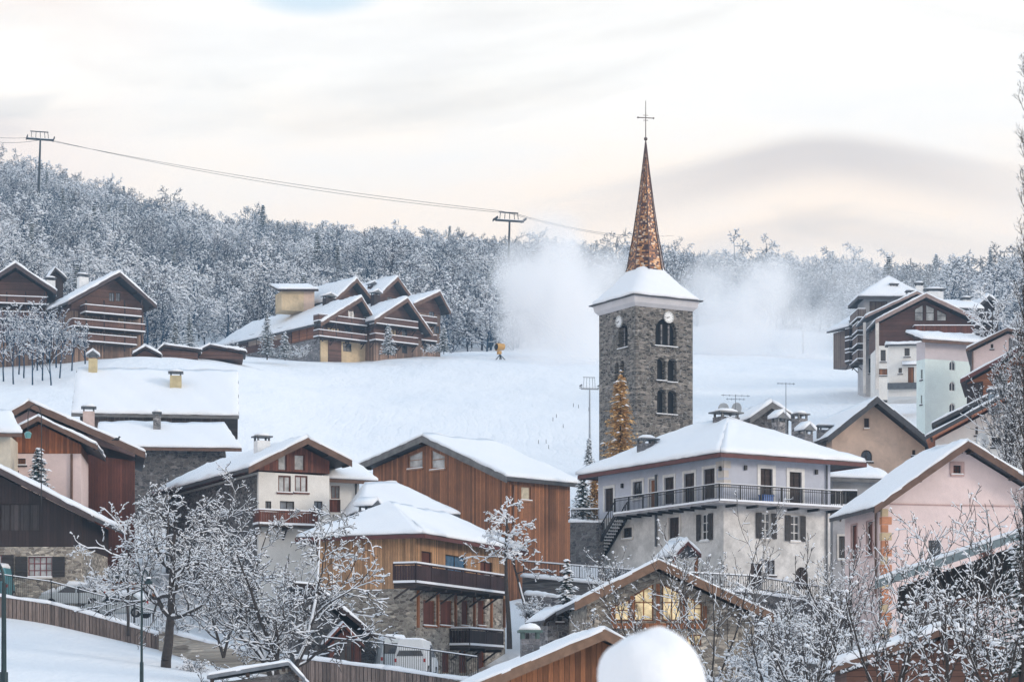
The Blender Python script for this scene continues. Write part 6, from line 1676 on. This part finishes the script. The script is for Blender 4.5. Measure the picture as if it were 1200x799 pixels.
# right hand foreground: thin upright branches with lumps of snow
RT = [(830,104,7.4,21,812,4,'thin snow dusted tree rising in front of the lit stone chalet roof'),
      (760,101,5.2,22,815,3,'slender dark twigs with snow crossing the glowing windows'),
      (905,98,4.4,23,818,4,'snow lumped bare tree below the curving terrace wall'),
      (960,96,5.0,24,822,3,'snow lumped bare tree right of the dark garden wall'),
      (1010,92,7.0,25,825,4,'tall leafless tree with round snow lumps before the pink house corner'),
      (1075,88,5.0,26,830,3,'leafless snow lumped tree before the grey metal roof edge'),
      (1130,84,5.6,27,835,3,'leafless snow lumped tree before the dark open attic'),
      (1185,86,9.8,28,835,5,'tall leafless snow lumped tree at the right edge before the pink gable'),
      (1040,66,3.4,41,822,4,'dark branched tree with snow lines crossing the arched snowy roof at its left part'),
      (1120,64,3.6,42,826,5,'dark branched tree with snow lines before the middle of the arched snowy roof'),
      (1175,62,3.8,43,824,4,'dark branched tree with snow lines before the right end of the arched snowy roof'),
      (945,70,3.0,44,826,4,'low branching tree in the bottom row between the blurred snow cap and the arched roof'),
      (700,112,3.6,29,800,3,'small snowy bare bush left of the lit chalet windows'),
      (868,130,5.4,30,752,3,'thin bare tree reaching up the lavender house shutters'),
      (735,134,5.0,31,742,3,'thin bare tree against the glass terrace of the lavender house'),
      (990,128,5.2,32,755,4,'bare shrub tree between the lavender house and the pink one')]
for px,D_,H_,sd_,yb_,mu,lb in RT:
    hero(px, D_, H_, sd_, lb, ybase=yb_, r=.075, snow_r=.022, minr=.012, wig=.12, start=.16, ratio=(.55,.45,.4), ang=(30,38,40,40), up=(.05,.08,.04,.0), multi=mu, spread=.5, tip_r=.07, tip_frac=.18, kids=(6,5,2), nseg=(10,8,5,4), k=3, snow_frac=.6)
# thin tall tree at the right edge
hero(1199, 62, 17.6, 35, 'very tall thin twiggy tree running up the right edge of the photograph', r=.065, snow_r=.008, minr=.004, wig=.02, start=.2, ratio=(.05,.6,.5), ang=(28,35,40), up=(.3,.12,.1), tip_r=.02, tip_frac=.3, kids=(85,5,3), nseg=(30,5,3,3), k=3, snow_frac=.3)
hero(1178, 165, 14.0, 36, 'tall bare tree with dense thin twigs in front of the orange timber house', ybase=610, r=.14, snow_r=.03, minr=.018, wig=.08, start=.2, ratio=(.35,.5,.5), ang=(22,30,40), up=(.03,.1,.05), multi=3, spread=.1, tip_r=.06, kids=(14,8,5), nseg=(14,7,5,4), k=3, snow_frac=.6)
hero(1166, 240, 7.5, 37, 'snowy bare tree between the brown chalet and the pale pink house', ybase=440, r=.14, snow_r=.06, minr=.022, start=.2, kids=(12,7,4), nseg=(9,6,4,3), k=3)
# grove of thin stems on the slope at the left
for i,(px,D_,H_) in enumerate([(4,272,9.5),(16,268,8.6),(28,274,9.8),(38,266,8.8),(50,270,9.2),(60,264,8.5),(70,270,7.5),(84,276,6.5),(100,280,5.2),(-8,270,9),(22,280,8.8),(44,282,9.2),(66,281,8)]):
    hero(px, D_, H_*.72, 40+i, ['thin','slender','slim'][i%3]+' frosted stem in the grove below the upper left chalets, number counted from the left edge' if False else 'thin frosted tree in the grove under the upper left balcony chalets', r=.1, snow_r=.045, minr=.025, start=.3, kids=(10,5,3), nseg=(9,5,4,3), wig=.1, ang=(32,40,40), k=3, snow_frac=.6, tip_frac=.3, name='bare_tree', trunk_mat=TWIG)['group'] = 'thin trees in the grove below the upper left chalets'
# conifers
def con(px, D, H, seed, label, width=.2, fol=None, ybase=None, amt=.8, quad=.3, tiers=30, per=10, name='spruce_tree', taper=.8, zj=.06, pads=1.0):
    ms = conifer(seed, H, width, tiers, fol or NEEDLE, amt, per, quad, taper, zj, pads)
    return place_tree(ms, name, gpx(px, D) if ybase is None else tuple(P(px,ybase,D)), seed, 1.0, label, crown_name='needles')
con(313, 322, 6.4, 60, 'pointed snow-covered spruce in front of the wide roofed chalet', ybase=418)
con(334, 320, 3.4, 61, 'short bushy snow-covered fir right of the pointed spruce', .32, ybase=419)
con(222, 325, 5.6, 62, 'frosted spruce left of the wide roofed chalet', .3, ybase=415)
con(205, 322, 4.4, 63, 'rounded frosted fir over the low sheds', .36, ybase=416)
con(455, 330, 4.2, 64, 'snowy fir before the middle gabled chalet', .26, ybase=416)
con(520, 340, 3.6, 65, 'little snowy fir at the right end of the chalet group', .3, ybase=412)
con(664, 140, 4.6, 66, 'ragged snow-laden spruce below the barn corner', .2, ybase=748, amt=.95)
con(45, 161, 2.9, 67, 'small blue-green spruce in front of the pink wall', .3, fol=plain('blue_spruce',(.06,.12,.13),.9,0,.4,5), ybase=575, amt=.5)
con(697, 185, 5.0, 68, 'small orange larch seen between barn and lavender house', .2, LARCH, ybase=616, amt=.06, quad=.4, tiers=40, name='larch_tree')
con(727, 196, 10.6, 69, 'tall orange larch with snow in its needles against the church tower', .16, LARCH, ybase=592, amt=.07, tiers=60, per=20, quad=.48, taper=.5, zj=.4, pads=.9, name='larch_tree')
con(683, 178, 3.6, 70, 'small dark green spruce left of the iron stair', .28, ybase=608, amt=.3)
con(1196, 70, 4.6, 71, 'dark green spruce with snow lumps in the bottom right corner', .3, ybase=800, amt=.6, tiers=26, per=12, quad=.16)
con(690, 240, 4.5, 72, 'slim frosted fir on the slope below the drag lift pylon', .16, ybase=566, amt=.95)
con(146, 153, 1.6, 73, 'green bush showing through the snow beside the lane', .6, ybase=678, amt=.5)
# shrubs and rocks in the snow
def shrub(px, D, label, H=1.4, seed=0, ybase=None, w_=.9, grp=None, sr=.05, tw=None):
    g = TreeGen(seed+500)
    for i in range(9):
        a = 6.28*i/9; g.branch((0,0,-.1), (math.cos(a)*w_, math.sin(a)*w_, 1), H*g.r.uniform(.7,1.1), .03, 1, (0,6,4), (4,5,3,3), .2, (0,.03,0), (40,45), (.5,.5), .012, .1)
    g.tr = g.cr[:6]; g.cr = g.cr[6:]
    ms = tree_meshes(g, 'shrub', sr*.7, 3, 5, BARK, .7, .075, .35)
    return place_tree(ms, 'bare_shrub', gpx(px,D) if ybase is None else tuple(P(px,ybase,D)), 0, 1.0, label, grp, 'shrub')
for i,(px,D_,yb_,H_,lb) in enumerate([(110,150,694,1.3,'low snowy shrub by the timber guard rail'),(205,146,742,1.6,'snowy shrub right of the biggest trunk'),(225,130,790,1.2,'snow covered shrub at the foot of the snow bank'),
    (640,140,735,1.6,'dark snowy hedge shrub below the terrace railing'),(690,132,752,1.5,'snowy shrub left of the lit chalet wall'),(620,143,722,1.4,'snowy shrub beside the honey chalet balcony'),
    (720,148,680,1.3,'shrub under the iron stair'),(915,128,745,2.0,'broad snowy bush under the curving terrace wall'),(945,122,760,2.2,'broad snowy bush with a white hollow, right of the stone gable end'),
    (880,108,790,2.0,'snowy bush at the corner of the lit chalet'),(1000,110,778,1.8,'snowy bush before the pink house foot'),(1050,96,788,1.7,'snowy bush below the metal roof edge'),(650,118,790,1.4,'snowy bush at the stone hut'),
    (1100,80,812,1.8,'snowy bush under the arched roof'),(850,92,822,1.8,'snowy bush right of the blurred snow cap'),(930,90,822,1.9,'snow lumped bush in the bottom row right of centre'),(985,88,820,1.6,'bush with thick snow at the left end of the arched roof'),
    (505,332,413,1.5,'frosted bush before the end gabled chalet'),(355,325,418,1.8,'frosted bush under the wide roofed chalet wall'),(275,318,420,2.2,'frosted bush row under the long roof'),(170,300,424,1.8,'frosted bush by the low sheds')]):
    shrub(px, D_, lb, H_, i, yb_)
rk = MB()
rk.blob((0,0,.1), .75,.5,.4, 12, 7, .15); b_ = P(960,474,232); e = empty('snow_covered_boulder', gpx(960,232), 0, label='lone snow-capped boulder on the slope above the tan gable', cat='boulder')
rk.build('rock', S_GREY, e, smooth=True); MB().blob((0,0,.28), .85,.6,.36, 12, 7, .08, -.2).build('snow_cap', SNOW, e, smooth=True)
for i,(px,py) in enumerate([(631,520),(643,526),(648,492),(660,500),(672,468),(678,470),(690,474),(640,519),(652,488)]):
    D_ = 240+ (566-py)*.55; b = gpx(px, D_)
    e = empty('slope_marker', b, 0, label='tiny dark marker stick in the snow of the ski slope left of the tower', cat='marker stick', group='marker sticks on the slope')
    MB().tube((0,0,-.3),(0,0,.45), .03).build('stick', W_DARK, e); MB().blob((0,0,.47), .07,.07,.06, 6, 4).build('stick_snow', SNOW, e)
# bird on the roof of the pink timber house
b_ = P(137, 517, 170); e = MB()
e.blob((0,0,.16), .2,.1,.11, 10, 6); e.blob((.17,0,.30), .08,.07,.075, 8, 5); e.tube((-.12,0,.14),(-.38,0,.07), .06, .03, 6); e.tube((.22,0,.30),(.30,0,.29), .02, .004, 5); e.tube((.02,.03,0),(.02,.03,.1), .01); e.tube((.02,-.03,0),(.02,-.03,.1), .01)
o = e.build('bird', plain('crow_black', (.02,.02,.025), .6), None, smooth=True); o.location = b_; tag(o, 'black bird perched on the verge of the pink and timber house', 'bird')
